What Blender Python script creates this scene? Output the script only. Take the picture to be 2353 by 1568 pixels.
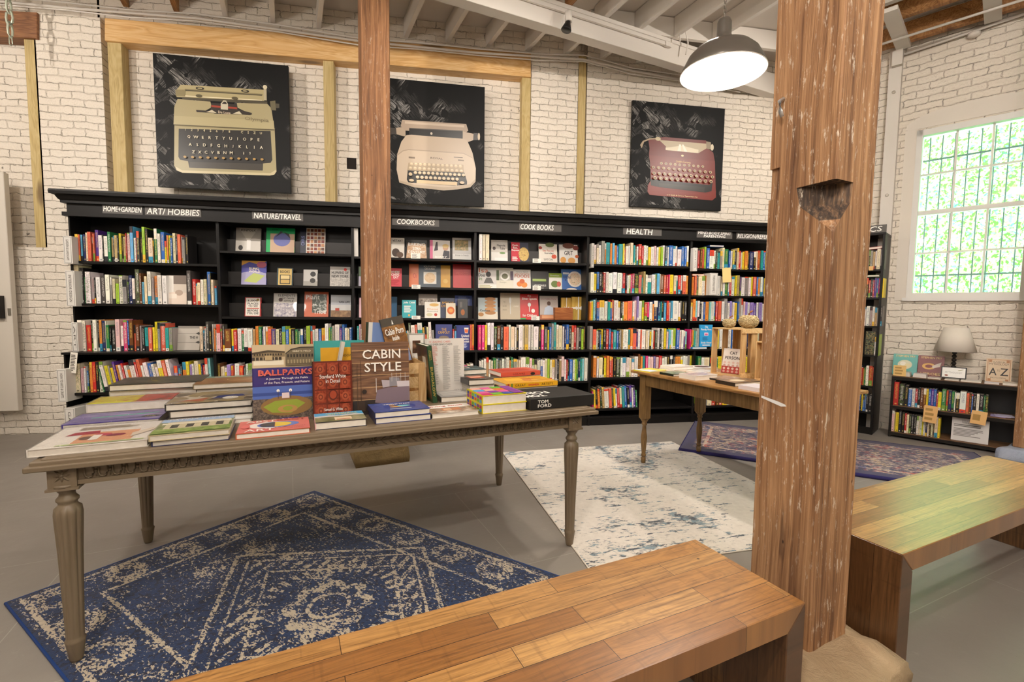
import bpy, math, random
from mathutils import Vector, Matrix
random.seed(7)
PI = math.pi
for o in list(bpy.data.objects): bpy.data.objects.remove(o)
S = bpy.context.scene
COL = S.collection
# ------------------------------------------------------------------ camera
CX, CY, FPX, PITCH, ROLL, YAW, H = 1176.5, 784.0, 1083.19, .0699, .0110, .1789, 1.33
F_ = Vector((math.sin(YAW)*math.cos(PITCH), math.cos(YAW)*math.cos(PITCH), -math.sin(PITCH)))
R0 = Vector((math.cos(YAW), -math.sin(YAW), 0)); U0 = R0.cross(F_)
R_ = R0*math.cos(ROLL)+U0*math.sin(ROLL); U_ = U0*math.cos(ROLL)-R0*math.sin(ROLL)
O_ = Vector((0, 0, H))
cd = bpy.data.cameras.new('camera'); cam = bpy.data.objects.new('camera', cd); COL.objects.link(cam)
cd.sensor_width = 36; cd.sensor_fit = 'HORIZONTAL'; cd.lens = 36*FPX/2353; cd.clip_start = .02
m = Matrix.Identity(4)
for i in range(3): m[i][0], m[i][1], m[i][2] = R_[i], U_[i], -F_[i]
cam.matrix_world = Matrix.Translation(O_) @ m
S.camera = cam
def ray(x, y): return F_+R_*((x-CX)/FPX)-U_*((y-CY)/FPX)
def PZ(x, y, z=0.): d = ray(x, y); return O_+d*((z-H)/d.z)
def PY(x, y, Y): d = ray(x, y); return O_+d*(Y/d.y)
def PP(x, y, p, n): d = ray(x, y); return O_+d*((Vector(p)-O_).dot(n)/d.dot(n))
A0 = .2627
E1 = Vector((math.cos(A0), math.sin(A0), 0)); E2 = Vector((-math.sin(A0), math.cos(A0), 0))
def G(a, b, z=0.): return E1*a+E2*b+Vector((0, 0, z))
# ------------------------------------------------------------------ world, sun, exposure, lamps, added fill lights
W = bpy.data.worlds.new('World'); S.world = W; W.use_nodes = True
bg = W.node_tree.nodes['Background']; bg.inputs[0].default_value = (.75, .9, 1, 1); bg.inputs[1].default_value = 19.
S.view_settings.view_transform = 'Standard'; S.view_settings.look = 'None'
S.view_settings.exposure = -0.5; S.view_settings.gamma = 1; S.view_settings.use_curve_mapping = False
def light(name, kind, loc, power, col=(1, .84, .66), rad=.05, aim=None, spot=None, blend=.5):
    l = bpy.data.lights.new(name, kind); o = bpy.data.objects.new(name, l); COL.objects.link(o)
    o.location = loc; l.energy = power; l.color = col
    if kind in ('POINT', 'SPOT'): l.shadow_soft_size = rad
    if aim is not None: o.rotation_euler = (Vector(aim)-Vector(loc)).to_track_quat('-Z', 'Y').to_euler()
    if spot: l.spot_size = math.radians(spot); l.spot_blend = blend
    return o
sun = light('sun', 'SUN', (3, 0, 9), 85, (1, .98, .92)); sun.data.angle = .01
sun.rotation_euler = Vector((.38, .25, -.9)).to_track_quat('-Z', 'Y').to_euler()
WARM = (1, .91, .82)
light('track_lamp', 'SPOT', (-5.0, 2.0, 3.95), 400, WARM, .035, (-2.0, 5.5, 2.7), 85)
light('track_lamp', 'SPOT', (-1.6, 2.1, 3.9), 190, WARM, .04, (-.6, 5.3, 1.7), 95)
light('track_lamp', 'SPOT', (.7, 2.4, 3.9), 200, WARM, .04, (.7, 5.3, 1.9), 95)
light('track_lamp', 'SPOT', (4.4, 2.7, 3.9), 240, WARM, .04, (2.6, 5.4, 2.4), 95)
light('track_lamp', 'SPOT', (2.9, 1.4, 3.9), 300, WARM, .04, (5.1, 3.9, 1.2), 105)
light('track_lamp', 'SPOT', (2.2, 3.6, 3.95), 240, WARM, .05, (.2, 2.3, .3), 110)
light('track_lamp', 'SPOT', (-.8, -.6, 3.9), 300, WARM, .06, (.3, 2.0, .4), 110)
light('track_lamp', 'SPOT', (1.2, -.8, 3.9), 260, WARM, .06, (1.8, 1.6, 1.2), 100)
light('fill_light', 'POINT', (-2.6, .6, 2.9), 100, WARM, .12)  # these point lights are unseen, added as general fill for the room
light('fill_light', 'POINT', (-.4, -1.2, 2.9), 130, WARM, .15)
light('fill_light', 'POINT', (3.2, -.6, 2.9), 110, WARM, .12)
light('fill_light', 'POINT', (-3.4, 3.4, 3.1), 70, WARM, .12)
# ------------------------------------------------------------------ node helper + materials
class NT:
    def __init__(s, name):
        s.m = bpy.data.materials.new(name); s.m.use_nodes = True; s.t = s.m.node_tree
        s.b = s.t.nodes['Principled BSDF']; s.out = s.t.nodes['Material Output']
    def n(s, ty, ins=None, **at):
        nd = s.t.nodes.new(ty)
        for k, v in at.items(): setattr(nd, k, v)
        for k, v in (ins or {}).items():
            i = nd.inputs[k]
            if isinstance(v, bpy.types.NodeSocket): s.t.links.new(v, i)
            else: i.default_value = v
        return nd
    def M(s, op, a, b=0., c=0., clamp=False):
        nd = s.n('ShaderNodeMath', {0: a, 1: b, 2: c}, operation=op); nd.use_clamp = clamp; return nd.outputs[0]
    def V(s, op, a, b=(0, 0, 0)):
        nd = s.n('ShaderNodeVectorMath', {0: a, 1: b}, operation=op); return nd.outputs[1] if op in ('LENGTH', 'DISTANCE') else nd.outputs[0]
    def co(s, kind='Object'): return s.n('ShaderNodeTexCoord').outputs[kind]
    def map(s, v, sc=(1, 1, 1), rot=(0, 0, 0), loc=(0, 0, 0)):
        return s.n('ShaderNodeMapping', {'Vector': v, 'Scale': sc, 'Rotation': rot, 'Location': loc}).outputs[0]
    def noise(s, v, sc=5., det=3., rough=.5, dist=0., out=0):
        return s.n('ShaderNodeTexNoise', {'Vector': v, 'Scale': sc, 'Detail': det, 'Roughness': rough, 'Distortion': dist}).outputs[out]
    def vor(s, v, sc=5., feat='F1', out=0):
        return s.n('ShaderNodeTexVoronoi', {'Vector': v, 'Scale': sc}, feature=feat).outputs[out]
    def mix(s, f, a, b, bt='MIX'):
        nd = s.n('ShaderNodeMix', data_type='RGBA', blend_type=bt)
        for i, v in ((0, f), (6, a), (7, b)):
            if isinstance(v, bpy.types.NodeSocket): s.t.links.new(v, nd.inputs[i])
            else: nd.inputs[i].default_value = v if i == 0 else (*v[:3], 1)
        return nd.outputs[2]
    def step(s, v, lo, hi):
        return s.n('ShaderNodeMapRange', {'Value': v, 'From Min': lo, 'From Max': hi}, interpolation_type='SMOOTHSTEP').outputs[0]
    def sep(s, v): return s.n('ShaderNodeSeparateXYZ', {0: v}).outputs
    def comb(s, x=0., y=0., z=0.): return s.n('ShaderNodeCombineXYZ', {0: x, 1: y, 2: z}).outputs[0]
    def ramp(s, f, pts):
        nd = s.n('ShaderNodeValToRGB', {0: f}); e = nd.color_ramp.elements
        while len(e) < len(pts): e.new(.5)
        for q, (p, c) in zip(e, pts): q.position = p; q.color = (*c, 1)
        return nd.outputs[0]
    def bump(s, h, st=.3, d=.01):
        s.t.links.new(s.n('ShaderNodeBump', {'Height': h, 'Strength': st, 'Distance': d}).outputs[0], s.b.inputs['Normal'])
    def set(s, col=None, rough=None, **kw):
        for k, v in (('Base Color', col), ('Roughness', rough)):
            if v is None: continue
            if isinstance(v, bpy.types.NodeSocket): s.t.links.new(v, s.b.inputs[k])
            else: s.b.inputs[k].default_value = (*v, 1) if k == 'Base Color' else v
        for k, v in kw.items(): s.b.inputs[k.replace('_', ' ')].default_value = v
        return s.m
def lin(h):
    h = h.lstrip('#'); c = [int(h[i:i+2], 16)/255 for i in (0, 2, 4)]
    return tuple(x/12.92 if x <= .04045 else ((x+.055)/1.055)**2.4 for x in c)
_mc = {}
def flat(hexc, rough=.45, metal=0., coat=0.):
    k = (hexc, rough, metal, coat)
    if k not in _mc:
        t = NT('paint_'+hexc); t.set(lin(hexc), rough, Metallic=metal, Coat_Weight=coat); _mc[k] = t.m
    return _mc[k]
def photo(a, b, c, sc=14., kind=0):
    k = ('ph', a, b, c, sc, kind)
    if k not in _mc:
        t = NT('printed_picture'); v = t.co('Object')
        if kind == 0: f = t.noise(v, sc, 5, .6, .6)
        elif kind == 1: f = t.sep(t.vor(v, sc, out=1))[0]
        else: f = t.noise(t.map(v, (1, 1, 5)), sc, 4, .6, 1.5)
        t.set(t.ramp(f, [(.3, lin(a)), (.5, lin(b)), (.68, lin(c))] if kind != 1 else [(.2, lin(a)), (.5, lin(b)), (.8, lin(c))]), .35, Coat_Weight=.3)
        _mc[k] = t.m
    return _mc[k]
def m_brick(name, rotz=0., dark=1.):
    t = NT(name); v = t.map(t.co('Object'), rot=(0, 0, rotz)); p = t.sep(v); v = t.comb(p[0], p[2], p[1])
    wob = t.V('SCALE', t.V('SUBTRACT', t.noise(v, 5, 3, .6, out=1), (.5, .5, .5)), (0, 0, 0)); wob.node.inputs['Scale'].default_value = .045
    w2 = t.V('SCALE', t.V('SUBTRACT', t.noise(v, 22, 2, .6, out=1), (.5, .5, .5)), (0, 0, 0)); w2.node.inputs['Scale'].default_value = .024
    vv = t.V('ADD', t.V('ADD', v, wob), w2)
    def br(ms, sm): return t.n('ShaderNodeTexBrick', {'Vector': vv, 'Scale': 1., 'Mortar Size': ms, 'Mortar Smooth': sm, 'Brick Width': .215, 'Row Height': .071, 'Color1': (.2, .2, .2, 1), 'Color2': (.8, .8, .8, 1), 'Mortar': (0, 0, 0, 1)})
    thin = br(.0022, .5).outputs['Fac']; wide = br(.008, 1.)
    gate = t.step(t.noise(v, 8, 4, .8), .50, .57)
    crack = t.M('MULTIPLY', t.M('MULTIPLY', t.step(thin, .2, .9), gate), .75, clamp=True)
    pits = t.M('MULTIPLY', t.step(t.noise(v, 16, 2, .5), .74, .79), .7)
    dark_ = t.M('MAXIMUM', crack, pits)
    tone = t.mix(t.noise(v, 1.3, 4, .6), lin('e2d6c6'), lin('f3ebde'))
    tone = t.mix(t.M('MULTIPLY', t.step(t.noise(v, 34, 3, .7), .55, .8), .16), tone, lin('a89a86'))
    sepc = t.sep(v)
    col = t.mix(dark_, tone, lin('54443a'))
    hgt = t.M('ADD', t.M('MULTIPLY', wide.outputs['Fac'], -1.), t.M('ADD', t.M('MULTIPLY', t.noise(v, 26, 5, .7), 1.1), t.M('MULTIPLY', t.noise(v, 8, 2), .5)))
    hgt = t.M('SUBTRACT', hgt, dark_)
    t.bump(hgt, .75, .012)
    return t.set(col, .62)
def m_wood(name, a, b, c, axis='X', sc=1., knots=True, rough=.55, bump=.25, white=0., coat=0.):
    t = NT(name); v = t.co('Object')
    st = {'X': (.12, 1, 1), 'Y': (1, .12, 1), 'Z': (1, 1, .12)}[axis]
    g = t.map(v, st)
    big = t.noise(g, 7*sc, 3, .55, 1.2)
    fine = t.noise(t.map(v, tuple(q if q == 1 else .02 for q in st)), 90*sc, 3, .6)
    rings = t.M('FRACT', t.M('MULTIPLY', big, 9.))
    rings = t.M('ABSOLUTE', t.M('SUBTRACT', rings, .5))
    f = t.M('ADD', t.M('MULTIPLY', rings, .55), t.M('ADD', t.M('MULTIPLY', fine, .6), t.M('MULTIPLY', big, .25)), clamp=True)
    col = t.ramp(f, [(.25, lin(c)), (.5, lin(b)), (.8, lin(a))])
    if knots:
        kn = t.vor(t.map(v, tuple(q if q == 1 else .3 for q in st)), 3.4*sc)
        col = t.mix(t.M('MULTIPLY', t.M('SUBTRACT', 1., t.step(kn, .07, .18)), .7), col, lin('4b2a14'))
    if white > 0:
        wv = t.noise(t.map(v, tuple(q if q == 1 else .3 for q in st)), 38, 4, .7)
        wm = t.M('MULTIPLY', t.step(wv, .60, .68), t.step(t.noise(v, 3.5, 2), .45, .6))
        col = t.mix(t.M('MULTIPLY', wm, white), col, lin('e2d3bf'))
    t.bump(t.M('ADD', rings, fine), bump, .004)
    return t.set(col, rough, Coat_Weight=coat, Coat_Roughness=.2)
def m_weathered(name, a, b, c, flecks=.5):
    t = NT(name); v = t.co('Object')
    w = t.V('ADD', v, t.V('MULTIPLY', t.noise(t.map(v, (1, 1, .25)), 5, 2, .5, out=1), (.05, .05, 0)))
    g = t.noise(t.map(w, (1, 1, .022)), 55, 4, .62); g2 = t.noise(t.map(w, (1, 1, .012)), 160, 2, .6); big = t.noise(t.map(v, (1, 1, .25)), 4.5, 4, .6)
    f = t.M('ADD', t.M('MULTIPLY', g, .62), t.M('ADD', t.M('MULTIPLY', g2, .25), t.M('MULTIPLY', big, .28)))
    col = t.ramp(f, [(.42, lin(c)), (.56, lin(b)), (.70, lin(a))])
    fl = t.noise(t.map(v, (1, 1, .22)), 60, 4, .75)
    col = t.mix(t.M('MULTIPLY', t.M('MULTIPLY', t.step(fl, .56, .65), t.step(t.noise(v, 4.5, 3, .6), .36, .58)), flecks), col, lin('e6d6c0'))
    col = t.mix(t.M('MULTIPLY', t.step(t.noise(t.map(v, (1, 1, .12)), 13, 3, .6), .64, .72), .6), col, lin('4d3222'))
    nl = t.vor(t.map(v, (1, 1, .5)), 11.)
    col = t.mix(t.M('MULTIPLY', t.M('SUBTRACT', 1., t.step(nl, .03, .055)), .85), col, lin('2a1810'))
    t.bump(t.M('ADD', t.M('MULTIPLY', g, .8), g2), .5, .006)
    return t.set(col, .75)
def m_planks(name, cols, wdt=.075, lng=.62, rough=.3, swap=False, coat=.35, axes='XY'):
    t = NT(name); p = t.sep(t.co('Object')); ix = {'X': p[0], 'Y': p[1], 'Z': p[2]}
    along, across = ix[axes[0]], ix[axes[1]]
    across = t.M('ADD', across, .031); v = t.comb(along, across, 0.)
    br = t.n('ShaderNodeTexBrick', {'Vector': v, 'Scale': 1., 'Mortar Size': .0009, 'Mortar Smooth': .1, 'Brick Width': lng, 'Row Height': wdt, 'Color1': (0, 0, 0, 1), 'Color2': (1, 1, 1, 1), 'Mortar': (0, 0, 0, 1)}, offset=.37, offset_frequency=2)
    rnd = t.sep(br.outputs['Color'])[0]
    v3 = t.comb(along, t.M('ADD', across, t.M('MULTIPLY', rnd, 7.)), t.M('MULTIPLY', rnd, 13.))
    big = t.noise(t.map(v3, (.16, 1, 1)), 9, 4, .6, 1.6); fine = t.noise(t.map(v3, (.03, 1, 1)), 110, 3, .65)
    saw = t.noise(t.map(v3, (1, .06, 1)), 60, 2, .6)
    rings = t.M('ABSOLUTE', t.M('SUBTRACT', t.M('FRACT', t.M('MULTIPLY', big, 8.)), .5))
    base = t.ramp(t.M('ADD', t.M('MULTIPLY', rnd, .75), t.M('MULTIPLY', big, .3)), [(.12, lin(cols[0])), (.45, lin(cols[1])), (.85, lin(cols[2]))])
    col = t.mix(t.M('MULTIPLY', t.M('ADD', t.M('MULTIPLY', rings, .8), t.M('MULTIPLY', t.step(fine, .4, .75), .7)), .78, clamp=True), base, lin(cols[3]))
    col = t.mix(t.M('MULTIPLY', t.step(saw, .58, .7), .28), col, lin(cols[3]))
    hol = t.M('MULTIPLY', t.M('SUBTRACT', 1., t.step(t.vor(t.comb(along, across, 0.), 8.), .03, .05)), t.step(t.noise(v, 3., 1), .5, .55))
    col = t.mix(t.M('MAXIMUM', br.outputs['Fac'], t.M('MULTIPLY', hol, .9)), col, lin('22120a'))
    t.bump(t.M('SUBTRACT', t.M('MULTIPLY', fine, .5), br.outputs['Fac']), .25, .003)
    return t.set(col, rough, Coat_Weight=coat, Coat_Roughness=.28)
def m_floor():
    t = NT('painted_concrete'); v = t.map(t.co('Object'), rot=(0, 0, -A0))
    br = t.n('ShaderNodeTexBrick', {'Vector': v, 'Scale': 1., 'Mortar Size': .0022, 'Mortar Smooth': .2, 'Brick Width': 2.1, 'Row Height': 1.05, 'Color1': (0, 0, 0, 1), 'Color2': (1, 1, 1, 1), 'Mortar': (0, 0, 0, 1)})
    c = t.mix(t.noise(v, 1.6, 5, .6), lin('878078'), lin('979088'))
    c = t.mix(t.M('MULTIPLY', t.step(t.noise(v, 9, 5, .7), .60, .72), .25), c, lin('b4aea7'))
    c = t.mix(t.M('MULTIPLY', t.step(t.noise(v, 12, 4, .7), .70, .74), .5), c, lin('5f574e'))
    c = t.mix(t.M('MULTIPLY', br.outputs['Fac'], .45), c, lin('bab4ac'))
    t.bump(t.M('ADD', t.noise(v, 25, 4, .6), t.M('MULTIPLY', br.outputs['Fac'], -.6)), .12, .01)
    return t.set(c, t.n('ShaderNodeMapRange', {'Value': t.noise(v, 6, 3), 'To Min': .32, 'To Max': .5}).outputs[0])
def m_rug_blue():
    t = NT('blue_rug_pile'); v = t.co('Object'); p = t.sep(v)     # local x along length, y across; metres, centre at origin
    x, y = p[0], p[1]
    blot = t.noise(t.map(v, (1, 1.8, 1)), 62, 2, .6, .5); blot2 = t.noise(v, 30, 3, .7, 1.2); area = t.noise(v, 3.2, 3, .6)
    base = t.mix(t.noise(v, 5, 4, .6), lin('081a3e'), lin('123868')); base = t.mix(t.step(t.noise(v, 60, 2), .5, .6), base, lin('0b1230'))
    r = t.M('SQRT', t.M('ADD', t.M('MULTIPLY', x, x), t.M('MULTIPLY', y, y))); th = t.M('ARCTAN2', y, x)
    def band(val, c, w): return t.M('SUBTRACT', 1., t.step(t.M('ABSOLUTE', t.M('SUBTRACT', val, c)), w*.7, w))
    pet = t.M('SUBTRACT', r, t.M('MULTIPLY', t.M('ABSOLUTE', t.M('COSINE', t.M('MULTIPLY', th, 4.))), .045))
    flower = t.M('MAXIMUM', band(pet, .125, .028), band(r, .085, .012))
    rays = t.M('MULTIPLY', band(r, .30, .045), t.step(t.M('SINE', t.M('MULTIPLY', th, 36.)), .0, .4))
    d1 = t.M('ADD', t.M('MULTIPLY', t.M('ABSOLUTE', x), .8), t.M('ABSOLUTE', y))
    diam = t.M('MAXIMUM', band(d1, .38, .012), t.M('MAXIMUM', band(d1, .52, .010), band(d1, .60, .016)))
    hexa = t.M('MULTIPLY', band(d1, .45, .05), t.step(t.M('SINE', t.M('MULTIPLY', t.M('ADD', x, t.M('MULTIPLY', y, .3)), 95.)), .1, .5))
    bx = t.M('SUBTRACT', 1.2, t.M('ABSOLUTE', x)); by = t.M('SUBTRACT', .765, t.M('ABSOLUTE', y)); bd = t.M('MINIMUM', bx, by)
    bord = t.M('MAXIMUM', band(bd, .045, .012), band(bd, .26, .012))
    inb = t.M('MULTIPLY', t.step(bd, .05, .06), t.M('SUBTRACT', 1., t.step(bd, .25, .26)))
    cell = t.V('LENGTH', t.V('SUBTRACT', t.n('ShaderNodeVectorMath', {0: t.comb(t.M('DIVIDE', x, .3), t.M('DIVIDE', y, .255), 0.)}, operation='FRACTION').outputs[0], (.5, .5, 0)))
    ros = t.M('MULTIPLY', band(cell, .24, .12), t.M('MAXIMUM', inb, t.step(area, .52, .6)))
    pat = t.M('MAXIMUM', t.M('MAXIMUM', flower, rays), t.M('MAXIMUM', diam, t.M('MAXIMUM', bord, t.M('MAXIMUM', t.M('MULTIPLY', hexa, .9), t.M('MULTIPLY', ros, .75)))))
    wear = t.M('ADD', t.M('MULTIPLY', blot, .7), t.M('MULTIPLY', blot2, .45))
    thr = t.M('ADD', wear, t.M('ADD', t.M('MULTIPLY', pat, .125), t.M('MULTIPLY', t.M('SUBTRACT', area, .5), .22)))
    cream = t.step(thr, .655, .685)
    cream = t.M('MULTIPLY', cream, t.step(bd, .012, .02))
    t.bump(t.M('ADD', t.noise(v, 300, 2), t.M('MULTIPLY', cream, .4)), .5, .004)
    return t.set(t.mix(cream, base, t.mix(t.noise(v, 50, 2), lin('a89a85'), lin('d8cab2'))), .95, Sheen_Weight=.2)
def m_rug_white():
    t = NT('pale_rug_pile'); v = t.co('Object')
    st = t.map(v, (1, .35, 1)); n1 = t.noise(st, 55, 3, .7, .3); ar = t.noise(v, 2.6, 3, .55, .6); ar2 = t.noise(v, 6.5, 2, .5)
    base = t.mix(t.noise(v, 30, 3, .7), lin('cfc6ba'), lin('eee7dc'))
    thr = t.M('ADD', n1, t.M('ADD', t.M('MULTIPLY', t.M('SUBTRACT', ar, .5), .75), t.M('MULTIPLY', t.M('SUBTRACT', ar2, .5), .35)))
    p = t.sep(v); lines = t.M('MULTIPLY', t.step(t.M('SINE', t.M('MULTIPLY', p[0], 46.)), .9, 1.), .12)
    k = t.step(t.M('ADD', thr, lines), .60, .66)
    dk = t.mix(t.step(t.noise(v, 18, 3, .6), .42, .58), lin('27384a'), lin('76909c'))
    k2 = t.step(thr, .52, .62)
    c = t.mix(t.M('MULTIPLY', k2, .35), base, lin('8f8c88')); c = t.mix(t.M('MULTIPLY', k, .9), c, dk)
    t.bump(t.noise(v, 300, 2), .4, .003)
    return t.set(c, .95, Sheen_Weight=.2)
def m_rug_purple():
    t = NT('purple_rug_pile'); v = t.co('Object'); p = t.sep(v)
    n1 = t.noise(t.map(v, (.5, 1.6, 1)), 42, 3, .7, .3)
    cc = t.ramp(t.noise(v, 15, 2, .6), [(.35, lin('b7503f')), (.48, lin('cfc2b4')), (.6, lin('c4a374')), (.7, lin('6a78b0'))])
    bd = t.M('MINIMUM', t.M('SUBTRACT', 1.225, t.M('ABSOLUTE', p[0])), t.M('SUBTRACT', .62, t.M('ABSOLUTE', p[1])))
    lad = t.M('MULTIPLY', t.M('SUBTRACT', 1., t.step(t.M('ABSOLUTE', t.M('SUBTRACT', bd, .2)), .012, .02)), .12)
    k = t.M('MULTIPLY', t.step(t.M('ADD', t.M('ADD', n1, lad), t.M('MULTIPLY', t.M('SUBTRACT', t.noise(v, 4, 2), .5), .3)), .50, .56), t.step(bd, .09, .13))
    t.bump(t.noise(v, 300, 2), .4, .004)
    return t.set(t.mix(k, t.mix(t.noise(v, 20, 2), lin('1c1838'), lin('362f63')), cc), .95, Sheen_Weight=.25)
def m_black():
    t = NT('black_stained_wood'); v = t.co('Object')
    n = t.noise(t.map(v, (.05, 1, 1)), 70, 3, .6)
    t.bump(n, .12, .002)
    return t.set(t.mix(n, lin('080706'), lin('141110')), .42, Specular_IOR_Level=.3)
def m_canvas():
    t = NT('brushed_canvas_painted_sheen'); v = t.co('Object')
    cell = t.n('ShaderNodeTexVoronoi', {'Vector': t.V('ADD', v, t.V('MULTIPLY', t.noise(v, 6, 2, out=1), (.12, .12, .12))), 'Scale': 11.})
    pr = t.sep(cell.outputs[1])
    dirv = t.map(v, (1, 1, 1), (0, .8, 0)); dirw = t.map(v, (1, 1, 1), (0, -.7, 0))
    s1 = t.noise(t.map(dirv, (1, 1, .08)), 90, 2, .7); s2 = t.noise(t.map(dirw, (1, 1, .08)), 90, 2, .7)
    sel = t.M('GREATER_THAN', pr[1], .5)
    st = t.M('ADD', t.M('MULTIPLY', s1, sel), t.M('MULTIPLY', s2, t.M('SUBTRACT', 1., sel)))
    p = t.sep(v)
    area = t.step(t.M('ADD', t.noise(v, 2.6, 2), t.M('MULTIPLY', p[0], -.2)), .37, .56)  # pale brush strokes gathered to the left also paint reflected light into the colour
    lum = t.M('MULTIPLY', t.M('MULTIPLY', t.step(st, .40, .66), t.step(pr[0], .25, .95)), area)
    return t.set(t.mix(t.M('MULTIPLY', lum, .9), lin('040404'), lin('a9a6a2')), .5, Specular_IOR_Level=.25)
def m_spine():
    t = NT('printed_book_cover')
    a = t.n('ShaderNodeAttribute', attribute_name='bc'); base = a.outputs['Color']; rnd = a.outputs['Alpha']
    uv = t.n('ShaderNodeUVMap', uv_map='n').outputs[0]; um = t.n('ShaderNodeUVMap', uv_map='m').outputs[0]
    q = t.sep(uv); u, w = q[0], q[1]; qm = t.sep(um)
    front = t.M('GREATER_THAN', u, -.5)
    v4 = t.comb(t.M('MULTIPLY', qm[0], 1.), t.M('MULTIPLY', qm[1], 2.2), t.M('MULTIPLY', rnd, 40.))
    gl = t.step(t.noise(v4, 210, 1, .5), .53, .59)
    def within(x, lo, hi): return t.M('MULTIPLY', t.M('GREATER_THAN', x, lo), t.M('LESS_THAN', x, hi))
    r2 = t.M('FRACT', t.M('MULTIPLY', rnd, 7.31)); r3 = t.M('FRACT', t.M('MULTIPLY', rnd, 17.7)); r4 = t.M('FRACT', t.M('MULTIPLY', rnd, 31.3))
    ttl = t.M('MULTIPLY', within(u, .26, .74), within(w, t.M('ADD', .18, t.M('MULTIPLY', r2, .3)), .92))
    logo = t.M('MULTIPLY', within(u, .3, .7), within(w, .04, .09))
    txt = t.M('MAXIMUM', t.M('MULTIPLY', t.M('MULTIPLY', ttl, gl), .85), t.M('MULTIPLY', logo, .7))
    lum = t.n('ShaderNodeRGBToBW', {0: base}).outputs[0]
    hue = t.ramp(r3, [(.0, lin('1c1a1a')), (.5, lin('8a2a20')), (.62, lin('203a70')), (.75, lin('2a2a2a'))]); hue.node.color_ramp.interpolation = 'CONSTANT'
    lt = t.mix(t.M('GREATER_THAN', r3, .6), lin('f2eee6'), lin('e8c860'))
    tc = t.mix(t.M('GREATER_THAN', lum, .25), lt, hue)
    bandc = t.ramp(r4, [(.0, lin('e9e4da')), (.3, lin('d8482e')), (.42, lin('20242c')), (.6, lin('e8b93c')), (.72, lin('3a8fae')), (.85, lin('7a9c3c'))]); bandc.node.color_ramp.interpolation = 'CONSTANT'
    band = t.M('MULTIPLY', t.M('GREATER_THAN', r2, .68), within(w, 0., t.M('ADD', .1, t.M('MULTIPLY', r4, .18))))
    band2 = t.M('MULTIPLY', t.M('LESS_THAN', r2, .22), within(w, t.M('SUBTRACT', 1., t.M('MULTIPLY', r3, .35)), 1.1))
    pic = t.M('MULTIPLY', t.M('GREATER_THAN', r4, .82), .6)
    c = t.mix(t.M('MULTIPLY', t.step(t.noise(v4, 60, 3, .7), .5, .6), pic), base, bandc)
    c = t.mix(t.M('MAXIMUM', band, band2), c, bandc)
    c = t.mix(txt, c, tc)
    c = t.mix(front, base, c)
    return t.set(c, .38, Coat_Weight=.15)
def m_pages():
    t = NT('book_pages'); v = t.co('Object')
    s_ = t.noise(t.map(v, (.05, .05, 1)), 900, 1)
    return t.set(t.mix(t.M('MULTIPLY', s_, .5), lin('f1e9dd'), lin('c6baa9')), .8)
def m_pumpkin():
    t = NT('woven_straw'); v = t.co('Object')
    b = t.n('ShaderNodeTexWave', {'Vector': t.V('ADD', v, t.V('MULTIPLY', t.noise(v, 20, 2, out=1), (.03, .03, .03))), 'Scale': 34., 'Distortion': 5., 'Detail': 2., 'Detail Scale': 3.}, bands_direction='Z').outputs[1]
    c = t.ramp(b, [(.1, lin('8a6a35')), (.4, lin('cdb078')), (.8, lin('ecd9ab'))])
    t.bump(b, .9, .008); return t.set(c, .75)
def m_stone(name, a, b):
    t = NT(name); v = t.co('Object')
    n = t.noise(v, 9, 6, .7, .5); t.bump(n, .8, .03)
    return t.set(t.mix(n, lin(a), lin(b)), .8)
def m_leaf():
    t = NT('leaves'); i = t.n('ShaderNodeObjectInfo')
    c = t.ramp(t.noise(t.co(), 1.1, 3, .6), [(.35, lin('4a8468')), (.5, lin('6ca47f')), (.65, lin('94c098'))])
    t.set(c, .5); t.b.inputs['Transmission Weight'].default_value = 0.
    return t.m
def m_wrap():
    t = NT('clear_shrink_wrap'); n = t.noise(t.co(), 22, 3, .7, 2.)
    gl = t.n('ShaderNodeBsdfGlossy', {'Roughness': .08}); tr = t.n('ShaderNodeBsdfTransparent')
    bp = t.n('ShaderNodeBump', {'Height': n, 'Strength': .8, 'Distance': .02}); t.t.links.new(bp.outputs[0], gl.inputs['Normal'])
    fr = t.n('ShaderNodeFresnel', {'IOR': 1.35}); t.t.links.new(bp.outputs[0], fr.inputs['Normal'])
    mx = t.n('ShaderNodeMixShader', {0: t.M('MULTIPLY', fr.outputs[0], .45), 1: tr.outputs[0], 2: gl.outputs[0]})
    t.t.links.new(mx.outputs[0], t.out.inputs[0]); return t.m
def m_glass():
    t = NT('window_glass')
    gl = t.n('ShaderNodeBsdfGlossy', {'Roughness': .03}); tr = t.n('ShaderNodeBsdfTransparent', {'Color': (.93, .98, 1, 1)})
    fr = t.n('ShaderNodeFresnel', {'IOR': 1.4})
    mx = t.n('ShaderNodeMixShader', {0: fr.outputs[0], 1: tr.outputs[0], 2: gl.outputs[0]})
    t.t.links.new(mx.outputs[0], t.out.inputs[0]); return t.m
def m_emit(name, col, st):
    t = NT(name); t.set(col, .5); t.b.inputs['Emission Color'].default_value = (*col, 1); t.b.inputs['Emission Strength'].default_value = st; return t.m
BRICK = m_brick('white_painted_brick'); BRICKR = BRICK
FLOOR = m_floor(); BLACK = m_black(); SPINE = m_spine(); PAGES = m_pages(); CANVAS = m_canvas()
PINE = m_wood('golden_pine', 'e8c48e', 'd9ab6c', 'c08d52', 'X', rough=.5)
STUD = m_wood('treated_pine', 'cdb883', 'bda56c', 'a08850', 'Z', rough=.6)
OLDB = m_wood('dark_oiled_beam', '9a6a42', '7d5030', '593519', 'X')
POST = m_weathered('rough_sawn_post', 'a1734c', '7f5636', '52341f', .28)
PILL = m_weathered('weathered_pillar', 'c0946a', '9b714d', '66442d', .8)
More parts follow.
